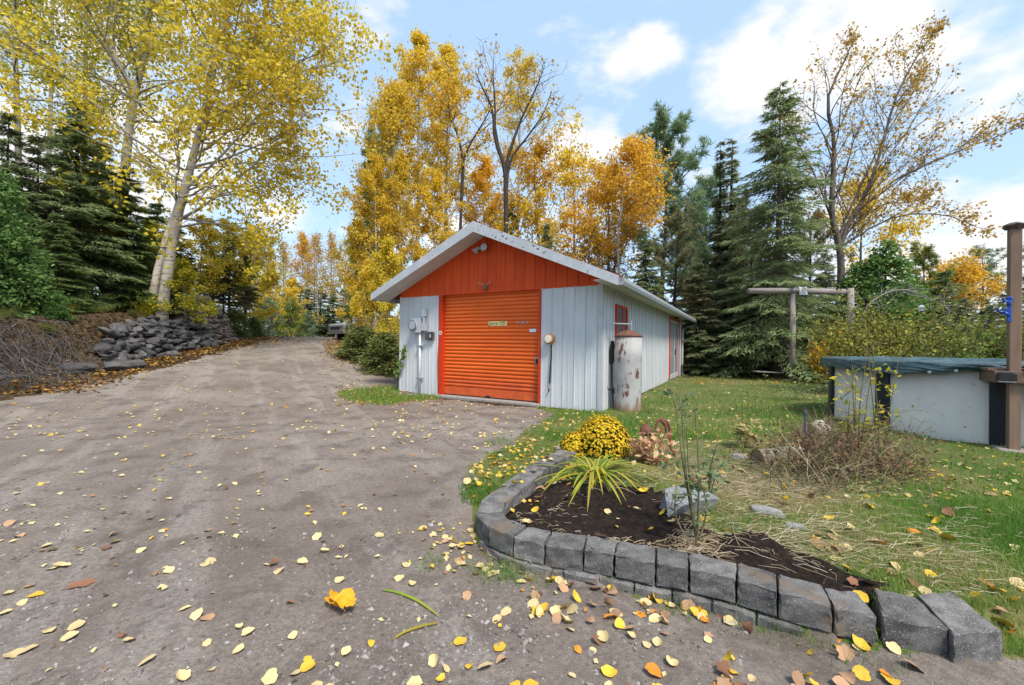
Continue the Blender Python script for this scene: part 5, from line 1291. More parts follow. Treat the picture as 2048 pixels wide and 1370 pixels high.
for (px, top, Y, lab, mt) in ((235, 600, 14.6, 'yellow green shrub in front of the dark spruces', L_YGR), (300, 585, 14.9, 'yellow shrub left of the twin poplar trunks', L_YGR), (180, 625, 13.6, 'olive shrub above the brush pile', L_BUSH), (400, 590, 18, 'yellow shrub on the bank behind the stone wall', L_YEL), (55, 612, 11, 'olive shrub below the bright cedars', L_BUSH), (20, 640, 10.2, 'small olive shrub on the bank above the twigs', L_OLV), (140, 640, 12.4, 'small yellow green shrub on the bank left of the stone wall', L_YGR), (95, 655, 10.6, 'lowest olive shrub behind the brush pile', L_OLV), (200, 638, 13.2, 'small dark olive shrub above the near end of the stone wall', L_OLV), (265, 632, 14.2, 'olive shrub above the middle of the stone wall', L_OLV), (-15, 650, 9.6, 'olive shrub at the left edge behind the twigs', L_OLV)):
    tree_at('shrub', 'bush_a', px, top, Y, lab, mt, cat='shrub', wname='stems', cname='leaves')
# far tree line where the drive ends
far = [(517, 520, 46, 'bare_birch', L_YEL, 'pale'), (540, 470, 52, 'bare_birch', None, ''), (556, 478, 50, 'bare_birch', None, ''), (572, 500, 55, 'bare_birch', L_YEL, ''), (598, 466, 52, 'column_birch', L_ORG, ''), (622, 470, 55, 'bare_birch', None, ''), (636, 465, 50, 'bare_birch', None, ''),
       (652, 460, 52, 'bare_birch', L_RUS, ''), (672, 480, 52, 'bare_birch', L_ORG, ''), (690, 475, 50, 'bare_birch', L_GOLD, ''), (548, 525, 46, 'column_birch', L_YEL, ''), (505, 490, 50, 'bare_birch', L_YEL, ''), (530, 545, 46, 'column_birch', L_YEL, ''), (612, 545, 50, 'bare_birch', L_GOLD, ''), (710, 500, 50, 'bare_birch', None, ''), (480, 500, 50, 'column_birch', L_YEL, ''), (583, 560, 44, 'sapling', L_GOLD, '')]
ORD = 'first second third fourth fifth sixth seventh eighth ninth tenth eleventh twelfth thirteenth fourteenth fifteenth sixteenth seventeenth eighteenth'.split()
for k_, (px, top, Y, key, mt, _) in enumerate(sorted(far)):
    tree_at('far_birch', key, px, top, Y, '%s thin pale birch counted from the left in the far tree line' % ORD[k_], mt, cat='tree', group='birches in the far tree line')
for k_, (px, top, Y, key) in enumerate(sorted(((590, 560, 50, 'spruce_a'), (615, 575, 48, 'spruce_b'), (640, 570, 52, 'spruce_a'), (562, 585, 50, 'spruce_b'), (665, 580, 50, 'spruce_a'), (540, 580, 54, 'spruce_a'), (520, 590, 50, 'spruce_b'), (690, 575, 54, 'spruce_b')))):
    tree_at('far_spruce', key, px, top, Y, '%s dark spruce counted from the left under the far birches' % ORD[k_], wide=1.5, group='spruces in the far tree line')
tree_at('pine_sapling', 'pine_soft', 540, 605, 38, 'blue green young pine left of the end of the drive', L_PINE, wide=1.2)
tree_at('pine_sapling', 'pine_soft', 585, 610, 40, 'yellow green young pine straight at the end of the drive', L_LIME, wide=1.3)
tree_at('pine_sapling', 'pine_soft', 618, 632, 41, 'small dark young pine at the end of the drive', L_PINE, wide=1.3)
tree_at('pine_sapling', 'pine_soft', 704, 588, cp[1] - 2.2, 'bright lime young pine right of the drive beside the parked car', L_LIME, wide=.62)
# right of the drive, up to the garage
tree_at('spruce_shrub', 'cedar_a', 724, 648, 16.5, 'wide dark evergreen shrub left of the garage', L_JUN, wide=2.4, cat='shrub')
tree_at('spruce_shrub', 'cedar_a', 768, 660, 14.5, 'dark evergreen shrub touching the garage corner', L_JUN, wide=2.0, cat='shrub')
for (px, top, Y, key, mt, lab) in ((718, 440, 24, 'sapling', L_GOLD, 'golden sapling at the right edge of the drive'), (742, 300, 22, 'aspen_b', L_GOLD, 'golden aspen left of the garage eave'), (768, 480, 19, 'sapling', L_YEL, 'yellow sapling beside the garage eave'), (728, 520, 19.5, 'sapling', L_GOLD, 'golden sapling behind the dark evergreen shrub'),
                                   (785, 560, 16, 'sapling', L_YEL, 'yellow sapling close to the garage wall')):
    tree_at('golden_tree', key, px, top, Y, lab, mt, group='golden trees left of the garage')
# behind the garage
for (px, top, Y, key, mt, lab) in ((1100, 300, 27, 'maple_a', L_ORG, 'rounded orange maple behind the right roof slope'), (1158, 288, 28, 'maple_a', L_GOLD, 'golden maple in the middle behind the roof slope'), (1205, 335, 26, 'maple_b', L_ORG, 'orange maple beside the orange birch'), (1070, 400, 25, 'maple_b', L_GOLD, 'low golden maple right of the leafless tree'),
                                   (960, 300, 29, 'aspen_b', L_ORG, 'thin orange aspen behind the garage peak'), (860, 330, 23, 'aspen_b', L_GOLD, 'golden aspen behind the left roof slope'), (810, 300, 22, 'aspen_a', L_GOLD, 'golden aspen above the left eave'), (985, 380, 30, 'bare_birch', None, 'pale bare birch behind the garage peak'),
                                   (1185, 380, 30, 'bare_birch', None, 'pale bare birch between the orange maples'), (1225, 420, 27, 'bare_birch', None, 'pale bare birch left of the white pine')):
    tree_at('golden_tree', key, px, top, Y, lab, mt, group='autumn trees behind the garage')
for (px, top, Y, lab) in ((1092, 440, 22, 'small dark spruce poking over the right roof slope'), (1022, 395, 27, 'dark spruce behind the leafless forked tree'), (735, 260, 30, 'dark spruce hidden among the golden aspens')):
    tree_at('spruce', 'spruce_b', px, top, Y, lab, wide=.6)
tree_at('white_pine', 'pine_b', 760, 235, 30, 'dark white pine half hidden behind the golden aspens', wide=.55)
# conifers right of the garage
for (px, top, Y, key, wide, mt, lab) in ((1437, 280, 27, 'spire', 1.0, None, 'left of the two narrow spire-topped spruces'), (1460, 274, 26, 'spire', 1.1, None, 'right of the two narrow spire-topped spruces'), (1405, 370, 29, 'pine_b', 1.1, None, 'blue green pine between the white pine and the spires'), (1500, 420, 24, 'pine_b', 1.1, L_SPRY, 'dull green pine left of the tall spruce'),
                                         (1620, 440, 23, 'pine_b', 1.0, L_SPRY, 'dull green pine right of the tall spruce'), (1290, 470, 21, 'spruce_b', 1.1, L_SPR, 'dark spruce beside the garage gutter'), (1350, 430, 23, 'pine_b', 1.0, L_SPRY, 'dull pine above the far garage corner'), (1395, 520, 20.5, 'spruce_a', 1.3, L_SPRY, 'ragged olive spruce beyond the far garage corner'),
                                         (1450, 530, 21, 'spruce_a', 1.4, L_SPRY, 'ragged olive spruce left of the log swing'), (1510, 560, 19.5, 'spruce_b', 1.8, L_SPRY, 'broad drooping olive spruce behind the swing seat'), (1600, 560, 20.5, 'spruce_b', 1.8, L_SPRY, 'broad drooping olive spruce under the crossbeam'), (1650, 520, 24, 'spruce_a', 1.2, L_SPRY, 'olive spruce left of the wind-blown tree'),
                                         (1560, 480, 27, 'spruce_a', 1.3, L_SPRY, 'olive spruce filling behind the tall spruce'), (1380, 450, 32, 'spruce_a', 1.2, L_SPR, 'dark spruce far behind the garage corner'), (1475, 400, 32, 'spruce_a', 1.2, L_SPR, 'dark spruce far behind the spires')):
    tree_at('conifer', key, px, top, Y, lab, mt, wide=wide, group='conifers right of the garage')
for (px, top, Y, w, lab) in ((1400, 655, 19.6, 1.5, 'low dark spruce by the far garage corner'), (1445, 680, 19, 1.7, 'low dark evergreen left of the swing seat'), (1500, 690, 18.6, 1.6, 'low dark evergreen behind the swing seat'), (1620, 680, 18.5, 1.8, 'low dark evergreen between the swing posts'), (1660, 640, 18, 1.5, 'low dark evergreen behind the right swing post')):
    tree_at('spruce_shrub', 'spruce_c', px, top, Y, lab, wide=w, cat='shrub', group='low evergreens along the lawn edge')
# right background behind the pool
for (px, top, Y, key, wide, mt, lab) in ((1728, 352, 26, 'maple_b', 1.0, L_GOLD, 'golden tree behind the wind-blown tree'), (1770, 480, 18.5, 'cedar_b', 1.1, L_CED, 'dark green cedar behind the bird feeder'), (1720, 520, 19, 'cedar_b', 1.2, L_CED, 'dark green cedar right of the log swing'), (1850, 500, 23, 'pine_b', 1.0, L_LIME, 'pale olive pine right of the dark cedars'),
                                         (1890, 535, 19, 'spruce_b', 1.4, L_SPR, 'dark spruce in front of the orange tree'), (1962, 500, 36, 'pine_a', 1.3, L_PINE, 'distant pine left of the deck post'), (2020, 560, 24, 'spruce_a', 1.2, L_SPRY, 'olive spruce behind the deck post'), (1810, 560, 20, 'cedar_a', 1.6, L_CED, 'rounded cedar above the yellow shrub'), (2080, 480, 28, 'pine_b', 1.2, L_PINE, 'pine at the right edge behind the deck'),
                                         (1690, 560, 24, 'spruce_b', 1.3, L_SPRY, 'olive spruce behind the base of the wind-blown tree'), (1930, 590, 17.5, 'spruce_a', 1.4, L_SPRY, 'ragged spruce below the orange tree'), (1975, 600, 30, 'spruce_a', 1.3, L_SPR, 'dark spruce below the distant pine')):
    tree_at('background_tree', key, px, top, Y, lab, mt, wide=wide)
g0 = ground(1912, 25); P = pathpx([(1912, 640), (1915, 590), (1918, 555)], 25, 8, g0)
custom('orange_tree', leafy(61, 5, .06, 8000, .13, P, base=.35, n1=30, spread=.30, up1=.7, sig=.18, clump=1), g0, M_BK_PALE, L_ORG, 'rounded bright orange tree behind the pool')
for (px, top, Y, key, wide, mt, lab) in ((1760, 592, 12.6, 'bush_a', 1.0, L_BUSH, 'yellow olive shrub right of the log swing post'), (1720, 640, 12.2, 'bush_b', .9, L_BUSH, 'yellow shrub close to the right swing post'), (1815, 660, 12.0, 'bush_b', 1.2, L_OLV, 'yellow green shrub below the bird feeder'), (1880, 640, 13, 'bush_a', 1.2, L_OLV, 'olive shrub behind the pool centre'),
                                         (1930, 660, 12.2, 'bush_b', 1.3, L_GRN, 'green shrub behind the pool'), (1990, 650, 12.6, 'bush_a', 1.2, L_OLV, 'olive shrub left of the deck post'), (2050, 640, 12.5, 'bush_b', 1.2, L_BUSH, 'olive shrub behind the deck railing'), (1660, 655, 15.6, 'bush_low', .45, L_ORG, 'small orange-leaved shrub left of the right swing post'), (1850, 600, 15, 'bush_a', 1.4, L_OLV, 'tall olive shrub behind the bird feeder')):
    tree_at('shrub', key, px, top, Y, lab, mt, wide=wide, cat='shrub', wname='stems', cname='leaves')
# arching dead branches by the feeder
rng = np.random.default_rng(70); m = NM(); g0 = ground(1700, 13)
A0 = atY(1705, 640, 13); B0 = spline([ground(1702, 13.2) , atY(1722, 640, 13), atY(1760, 592, 12.9), atY(1815, 580, 12.7), atY(1870, 602, 12.6), atY(1905, 625, 12.5)], 26)
m.tube(B0, np.linspace(.035, .010, 26), 6)
for k in range(34):
    j = rng.integers(6, 25); d = rng.normal(0, .5, 3) + [.35, 0, -.35 + .5 * (rng.random() < .3)]; C = limb(rng, B0[j], d, rng.uniform(.3, 1.1), 7, .22, -.04); m.tube(C, np.linspace(.010, .003, 7), 4, cap=False)
    for _ in range(3): m.tube(limb(rng, C[rng.integers(2, 6)], rng.normal(0, .6, 3) + [.2, 0, -.2], rng.uniform(.12, .4), 4, .2, 0), np.linspace(.005, .002, 4), 3, cap=False)
o = m.build('dead_branch', pbr('grey_dead_wood', (.27, .25, .225), (.18, .165, .15), 9, .9)); tag(o, 'arching grey dead branch above the pool carrying the feeder', 'branch')

# ------------------------------------------------------------------ brush pile on the bank
rng = np.random.default_rng(71); bpx = [(0, 735), (60, 740), (120, 730), (20, 700), (170, 715), (200, 690), (90, 690), (240, 665)]
g0 = hit(80, 740); pile = empty('brush_pile', tuple(g0), 0, 'grey heap of cut branches and twigs on the left bank', 'brush pile')
mt = pbr('cut_brush', (.125, .112, .108), (.065, .058, .058), 8, .9)
for k in range(18):
    px = rng.uniform(-60, 170); py = rng.uniform(655, 765) - .0 * px; p = hit(px, py) - g0 + [0, 0, rng.uniform(.05, .3)]
    d = np.array([rng.normal(.35, .6), rng.normal(-.35, .3), rng.normal(-.15, .35)]); C = limb(rng, p - d * .5, d, rng.uniform(.9, 2.2), 9, .10, -.02)
    gz = terrain(C[:, 0] + g0[0], C[:, 1] + g0[1]) - g0[2]; C[:, 2] = np.maximum(C[:, 2], gz + .02)
    m = NM(); m.tube(C, np.linspace(rng.uniform(.007, .018), .003, 9), 5); m.build('branch', mt, pile)
m = NM()
src = [hit(a, b) for a, b in zip(rng.uniform(-90, 190, 110), rng.uniform(665, 775, 110))]
tw_ = []
for k in range(560):
    p = src[rng.integers(110)] + rng.normal(0, .3, 3) * [1, 1, 0] + [0, 0, rng.uniform(0, .30)]
    d = rng.normal(0, .6, 3) + [.2, -.35, -.15]; tw_.append(limb(rng, p, d, rng.uniform(.3, 1.2), 6, .16, -.05))
tw_ = np.array(tw_); gz = terrain(tw_[..., 0].ravel(), tw_[..., 1].ravel()).reshape(tw_.shape[:2]); tw_[..., 2] = np.clip(tw_[..., 2], gz + .01, gz + .32)
for C in tw_: m.tube(C - g0, np.linspace(rng.uniform(.003, .007), .002, 6), 3, cap=False)
o = m.build('twigs', mt, pile); o['kind'] = 'stuff'
# ------------------------------------------------------------------ garden plants
def at_ground(px, py): return hit(px, py)
# chrysanthemum
p = hit(1200, 906); p[2] -= .02
t = empty('chrysanthemum', tuple(p), 0, 'dome of yellow chrysanthemum flowers at the head of the flower bed', 'flower')
rng = np.random.default_rng(80)
domes = [((.03, .0, .0), .36, .47), ((-.33, -.05, 0), .17, .27)]
L_MUM = leafmat('mum_leaves', [(0, (.03, .045, .012)), (1, (.11, .12, .03))], .2)
L_FLW = leafmat('yellow_petals', [(0, (.36, .19, .008)), (.4, (.64, .42, .012)), (1, (.80, .60, .03))], .3)
fol, flw, stm = NM(), NM(), NM()
for (c, r, h) in domes:
    n = int(9000 * r); d = rand_dirs(rng, n); d[:, 2] = np.abs(d[:, 2]); u = rng.random(n) ** .4; C = np.array(c) + d * u[:, None] * [r, r, h * .95]
    ax = unit(d + rng.normal(0, .7, (n, 3))); fol.leaves(C, ax, side_of(rng, ax), .05, .025, rng.random(n), .1)
    n = int(7200 * r); d = rand_dirs(rng, n); d[:, 2] = np.abs(d[:, 2]) * .95 + .10 * rng.random(n); d = unit(d); keep = rng.random(n) < np.clip(.25 + d[:, 2] * 1.3, 0, 1); d = d[keep]; n = len(d)
    C = np.array(c) + d * [r, r, h] * rng.uniform(.92, 1.07, (n, 1)) + rng.normal(0, .008, (n, 3)); hv = np.repeat(rng.random(n), 1)
    for k in range(5):                                   # five petals round each head
        a = k * 2 * np.pi / 5; s1 = side_of(rng, d); s2 = np.cross(d, s1) if k == 0 else s2
        if k == 0: b1 = s1; b2 = np.cross(d, b1)
        pd = unit(b1 * math.cos(a) + b2 * math.sin(a) + d * .35); flw.leaves(C, pd, np.cross(d, pd), .017, .014, np.clip(hv + rng.normal(0, .1, n), 0, 1), .05)
    for k in range(14): a = rng.uniform(0, 6.28); stm.tube([(c[0], c[1], 0), (c[0] + r * .6 * math.cos(a), c[1] + r * .6 * math.sin(a), h * .8)], .004, 4)
fol.build('foliage', L_MUM, t); flw.build('blossoms', L_FLW, t); stm.build('stems', M_BK_DARK, t)
# daylily clump: arching strap leaves, each its own part
p = hit(1190, 958)
t = empty('daylily', tuple(p), 0, 'arching green and yellow daylily leaves in front of the chrysanthemum', 'plant')
L_DAY = leafmat('daylily_blades', [(0, (.20, .12, .03)), (.25, (.42, .36, .04)), (.55, (.26, .34, .04)), (1, (.10, .22, .035))], .3)
rng = np.random.default_rng(81)
def strap(P, w, fold=.25):
    n = len(P); T = unit(np.gradient(P, axis=0)); s = unit(np.cross(T, [0, 0, 1.0])); up = np.cross(s, T)
    W = w * np.sin(np.pi * np.clip(np.linspace(.12, 1, n), 0, 1)) ** .6 + .001
    return np.stack([P - s * W[:, None], P - up * (W * fold)[:, None], P + s * W[:, None]], 1).reshape(-1, 3), [q for i in range(n - 1) for q in ((3 * i, 3 * i + 1, 3 * i + 4, 3 * i + 3), (3 * i + 1, 3 * i + 2, 3 * i + 5, 3 * i + 4))]
for k in range(62):
    a = rng.uniform(0, 6.28); L_ = rng.uniform(.30, .66); hgt = rng.uniform(.07, .20)
    if k < 12: a = rng.choice([3.3, 3.6, 5.6, 6.0, .1, 4.6]) + rng.normal(0, .25); L_ = rng.uniform(.60, .85)
    d = np.array([math.cos(a), math.sin(a), 0]); s = np.linspace(0, 1, 10)
    P = d * (L_ * s)[:, None] + rng.normal(0, .03, 3) * [1, 1, 0]; P[:, 2] = hgt * 4 * s * (1 - s) * (1 - .3 * s) + .012
    m = NM(); V, Q = strap(P, rng.uniform(.008, .014)); gr = rng.random(); m.add(V, Q, None, np.clip(np.repeat(np.linspace(gr, gr * .35, 10), 3) + .08, 0, 1)); m.build('blade', L_DAY, t, True)
# leafy woody stems in the bed (rose / sapling shoots)
L_ROSE = leafmat('dull_green_leaflets', [(0, (.06, .10, .055)), (.6, (.13, .20, .095)), (1, (.26, .34, .12))], .4)
def shoot(name, px, py, tops, label, nl=40, lsz=.06, mat=L_ROSE, r=.008, wm=None, top_only=.25, sig=.03, cat='plant'):
    g0 = hit(px, py); t = empty(name, tuple(g0), 0, label, cat); r_ = np.random.default_rng(int(px)); w, c = NM(), NM()
    for (tx, ty) in tops:
        e = atY(tx, ty, g0[1] + r_.normal(0, .08)) - g0; P = spline([(0, 0, -.03), e * .5 + r_.normal(0, .025, 3), e], 10); w.tube(P, np.linspace(r, .003, 10), 5)
        A = P[int(10 * top_only):]
        for _ in range(5): 
            q = A[r_.integers(len(A))]; C = limb(r_, q, r_.normal(0, .6, 3) + [0, 0, .35], np.linalg.norm(e) * .16, 5, .2, .0); w.tube(C, np.linspace(.003, .0015, 5), 3, cap=False); A = np.vstack([A, C[2:], C[2:]])
        idx = r_.integers(0, len(A), nl); C = A[idx] + r_.normal(0, sig, (nl, 3)); ax = unit(r_.normal(0, 1, (nl, 3)) * [1, 1, .5] + [0, 0, -.15]); l = lsz * r_.uniform(.6, 1.3, nl); sd = unit(np.cross(ax, r_.normal(0, .4, (nl, 3)) + [0, 0, 1]))
        c.leaves(C, ax, sd, l, l * .55, r_.random(nl), .12)
    w.build('stems', wm or pbr('green_brown_stem', (.16, .15, .075), (.11, .085, .05), 9, .7), t, True)
    if nl: c.build('leaves', mat, t)
    return t
shoot('rose_shrub', 1395, 1085, [(1372, 830), (1360, 790), (1345, 770), (1388, 800), (1390, 940)], 'tall leafy rose shoot standing in the front of the flower bed', 38, .055)
shoot('rose_shrub', 1418, 1000, [(1422, 915), (1436, 880), (1440, 930)], 'shorter leafy rose shoot behind the blue streaked rock', 16, .065)
shoot('bare_twig', 1388, 1095, [(1353, 978), (1400, 1010)], 'bare dark twig leaning over the dark soil', 0, r=.006)
shoot('weed_shoot', 1482, 850, [(1486, 795), (1496, 775), (1470, 800)], 'thin wispy weed behind the cut stalks', 8, .05, L_YGR, .004)
shoot('leafy_weed', 1716, 935, [(1712, 740), (1735, 700), (1705, 730), (1748, 715), (1700, 800), (1760, 800)], 'tall wispy weed with yellowing leaves in front of the pool', 34, .07, L_YGR, .007, sig=.05)
shoot('leafy_weed', 1760, 950, [(1745, 690), (1800, 700), (1730, 640)], 'tall thin arching stems in front of the pool', 10, .06, L_YGR, .006)
shoot('leafy_shoot', 1650, 790, [(1672, 742), (1640, 752), (1655, 735)], 'small shoot with grey green leaves left of the pool', 14, .12, L_ROSE, .008)
shoot('ferny_weed', 1590, 800, [(1560, 762), (1600, 760), (1640, 775), (1530, 770), (1620, 755)], 'pale ferny weeds on the lawn below the swing', 70, .07, leafmat('fern_green', [(0, (.10, .16, .05)), (1, (.30, .38, .16))], .3), .005, top_only=.1, sig=.12)
shoot('bare_twig_plant', 1790, 905, [(1825, 830), (1850, 838), (1870, 850), (1800, 830), (1780, 835), (1890, 870)], 'fine bare brown twigs against the pool wall', 0, r=.004)
shoot('bare_twig_plant', 1765, 945, [(1840, 900), (1890, 960), (1870, 880), (1930, 1000)], 'long thin dark twigs arching right beside the dry bush', 0, r=.005)
# vine on the garage corner and a seedling next to it
g0 = gworld(.0, -.10, 0); g0[2] = tz(g0[0], g0[1]); t = empty('climbing_vine', tuple(g0), 0, 'green leafy vine climbing the left corner of the garage', 'vine')
rng = np.random.default_rng(83); ex = np.array([math.cos(TH), -math.sin(TH), 0]); P = spline([(0, 0, 0), (.02, 0, .35), (.06, 0, .62), (.16, -.02, .86), (.28, -.03, 1.12), (.36, -.02, 1.28)], 20); P = P[:, :1] * ex + P[:, 2:] * [0, 0, 1.0] + P[:, 1:2] * [math.sin(TH), math.cos(TH), 0]
m = NM(); m.tube(P, .007, 5); m.build('stem', M_BK_DARK, t)
lf = NM(); lf.leaves(np.zeros((1, 3)), np.array([[0, 0, -1.]]), np.array([[1., 0, 0]]), .13, .11, np.array([.6]), .1); 
for k in range(46):
    q = P[rng.integers(6, 20)] + rng.normal(0, .045, 3) + np.array([-math.sin(TH), -math.cos(TH), 0]) * rng.uniform(.0, .06); m = NM(); ax = unit(np.array([rng.normal(0, .5), -.25, -1 + rng.normal(0, .3)]))[None]; sd = unit(np.cross(ax, [[.2, -1, .1]] + rng.normal(0, .3, (1, 3))))
    s_ = rng.uniform(.07, .14); m.leaves(q[None], ax, sd, s_, s_ * .85, np.array([rng.random()]), .1); m.build('leaf', L_GRN, t)
shoot('green_seedling', 776, 722, [(777, 692), (772, 705), (783, 700)], 'bright green seedling at the foot of the evergreen shrub', 16, .16, L_GRN, .008, sig=.06)
# coral-coloured dry peony beside the gourd
L_DRY = leafmat('dry_pink_leaves', [(0, (.36, .17, .09)), (.5, (.66, .38, .22)), (1, (.80, .60, .34))], .4)
shoot('dry_peony', 1300, 925, [(1285, 868), (1300, 860), (1315, 855), (1330, 870), (1345, 890), (1275, 885), (1310, 885)], 'dry peach-coloured peony leaves beside the chrysanthemum', 34, .10, L_DRY, .006, top_only=.15, sig=.05)
shoot('cut_stalks', 1483, 895, [(1478, 850), (1484, 846), (1492, 852), (1500, 856), (1507, 850)], 'tight bundle of cut yellow plant stalks behind the bed', 8, .16, leafmat('straw_leaf', [(0, (.30, .24, .08)), (1, (.52, .45, .20))], .3), .012, pbr('straw_stalk', (.36, .32, .11), (.27, .22, .08), 10, .8), .6, .02)
# dry brown bush of dead stems
rng = np.random.default_rng(84); g0 = hit(1690, 945); t = empty('dry_bush', tuple(g0), 0, 'tangled brown bush of dead stems in front of the pool', 'bush')
m = NM()
for k in range(720):
    px = rng.normal(1665, 90); py = rng.normal(935, 28) ; px = np.clip(px, 1490, 1850); py = np.clip(py, 880, 985)
    q = hit(px, py); d = rng.normal(0, .5, 3) + [0, 0, .9]; hgt = .58 * math.exp(-((px - 1690) / 125) ** 2) + .10
    C = limb(rng, q, d, hgt * rng.uniform(.5, 1.3), 6, .25, -.10); rv_ = rng.random(); m.tube(C - g0, np.linspace(.004, .0012, 6), 3, rv_, cap=False)
    for _ in range(2): m.tube(limb(rng, C[rng.integers(1, 5)], rng.normal(0, .7, 3) + [0, 0, .3], hgt * rng.uniform(.2, .5), 4, .2, 0) - g0, [.0022, .0018, .0014, .001], 3, rv_, cap=False)
m.build('stems', leafmat('dead_brown_stems', [(0, (.06, .045, .035)), (.4, (.16, .105, .07)), (.65, (.22, .16, .10)), (.8, (.42, .34, .20)), (.9, (.12, .15, .05)), (1, (.20, .23, .08))], 0.0, .9), t)
n = 2600; idx = rng.normal(0, 1, (n, 3)) * [.46, .24, .15] + [-.1, .05, .17]; ax = unit(rng.normal(0, 1, (n, 3))); m = NM(); m.leaves(idx, ax, side_of(rng, ax), .045, .022, rng.random(n), .1)
gz = terrain(idx[:, 0] + g0[0], idx[:, 1] + g0[1]) - g0[2]
m.V[0] = m.V[0] + np.repeat(np.maximum(0, gz + .02 - idx[:, 2]), 4)[:, None] * [0, 0, 1]
m.build('dead_leaves', leafmat('dead_leaves', [(0, (.10, .05, .03)), (.6, (.25, .13, .07)), (.85, (.14, .15, .05)), (1, (.36, .22, .10))], .25), t)

# ------------------------------------------------------------------ lawn grass, straw, gravel stones (uncountable)
L_GRASS = leafmat('grass_blades', [(0, (.085, .19, .028)), (.45, (.14, .29, .042)), (.7, (.24, .35, .065)), (.86, (.37, .35, .12)), (1, (.50, .42, .20))], .45)
def scatter_px(rng, n, x0, x1, y0, y1, bias=1.0):
    px = rng.uniform(x0, x1, n); py = y0 + (y1 - y0) * rng.random(n) ** bias
    return px, py
def fast_hit(px, py):
    """vectorised hit on the nearly flat foreground: a few fixed-point steps on the terrain"""
    dx, dy = px - 1024, py - 685; c, s = math.cos(ROL), math.sin(ROL); u = c * dx + s * dy; v = -s * dx + c * dy; czz = -v / F
    D = np.stack([u / F, math.cos(PIT) - czz * math.sin(PIT), math.sin(PIT) + czz * math.cos(PIT)], -1)
    z = np.zeros(len(px))
    for _ in range(5):
        t = (z - CH) / np.minimum(D[:, 2], -.004); P = CAM + D * t[:, None]; z = terrain(P[:, 0], P[:, 1])
    P[:, 2] = z; return P
rng = np.random.default_rng(90)
def lawn_mask(P, pad=0):
    W = P[:, :2]; return (inpoly(W, LAWN_POLY) | inpoly(W, PATCH_POLY)) & ~inpoly(W, SOIL_POLY)
m = NM()
def grass(P, h, w, dry):
    n = len(P); ax = unit(rng.normal(0, .38, (n, 3)) * [1, 1, .2] + [0, 0, 1]); sd = side_of(rng, ax)
    m.blades(P - [0, 0, .008], ax, sd, h * rng.uniform(.5, 1.4, n), w, np.clip(rng.normal(.38, .18, n) + dry, 0, 1))
def keepers(P):
    d, s = pdist(P[:, :2], np.vstack([BP, BEDGE[-5:-3]])); blk = inpoly(P[:, :2], np.vstack([BP, IN[::-1]]))
    pool_in = np.linalg.norm(P[:, :2] - PC, axis=1) < PR + .02
    q = (P[:, :2] - np.array(GA)); gx_ = q @ np.array([math.cos(TH), -math.sin(TH)]); gy_ = q @ np.array([math.sin(TH), math.cos(TH)]); inside = (gx_ > 0) & (gx_ < GW + .02) & (gy_ > 0)
    return lawn_mask(P) & ~blk & ~pool_in & ~inside
def dryness(P):
    d0 = np.linalg.norm(P[:, :2] - hit(1480, 960)[:2], axis=1); d1 = np.linalg.norm(P[:, :2] - hit(1720, 1060)[:2], axis=1)
    return .55 * np.exp(-(d0 / .9) ** 2) + .32 * np.exp(-(d1 / .55) ** 2) + .75 * (vnoise(P[:, 0], P[:, 1], 1.3, 31) - .42)
for (n, x0, x1, y0, y1, h, w) in ((42000, 1250, 2120, 860, 1180, .060, .006), (26000, 1600, 2120, 1000, 1330, .05, .0045), (34000, 1080, 2060, 752, 880, .075, .016), (9000, 880, 1160, 820, 1010, .06, .008)):
    px, py = scatter_px(rng, n, x0, x1, y0, y1); P = fast_hit(px, py); k = keepers(P); P = P[k]
    dd = dryness(P); keep = rng.random(len(P)) > .55 * np.clip(dd, 0, 1) * 1.0; P = P[keep]; grass(P, h * (1 + 0 * dd[keep]), w, dd[keep])
Wg = np.stack([rng.uniform(1.6, 11, 26000), rng.uniform(-.5, 7.5, 26000)], -1); Wg = Wg[(Wg[:, 0] / np.maximum(Wg[:, 1], .05) > 1.22) | (Wg[:, 1] < 1.7)]; P = np.concatenate([Wg, terrain(Wg[:, 0], Wg[:, 1])[:, None]], 1); P = P[keepers(P)]; grass(P, .06, .010, dryness(P))   # the lawn goes on past the frame
P = fast_hit(*scatter_px(rng, 3800, 672, 890, 772, 812)); P = P[inpoly(P[:, :2], PATCH_POLY)]; grass(P, .11, .018, .15 + 0 * P[:, 0])
P = fast_hit(*scatter_px(rng, 500, 1080, 1225, 808, 835)); P = P[lawn_mask(P)]; grass(P, .12, .012, .2 + 0 * P[:, 0])
for (cx, cy, n, r) in ((1025, 1148, 330, .12), (985, 1150, 120, .08), (1000, 885, 260, .16), (1040, 960, 200, .12), (1470, 1205, 90, .07), (1600, 1250, 110, .10), (1350, 1215, 70, .08), (1700, 1285, 80, .1), (975, 1010, 120, .06), (865, 1130, 60, .06)):
    c = hit(cx, cy); q = c[None] + np.concatenate([rng.normal(0, r, (n, 2)), np.zeros((n, 1))], 1); q[:, 2] = terrain(q[:, 0], q[:, 1]); grass(q, .085, .0045, .0 if cy > 1000 else .05)
o = m.build('grass', L_GRASS); tag(o, 'short green grass blades of the lawn and verges', 'grass', kind='stuff')
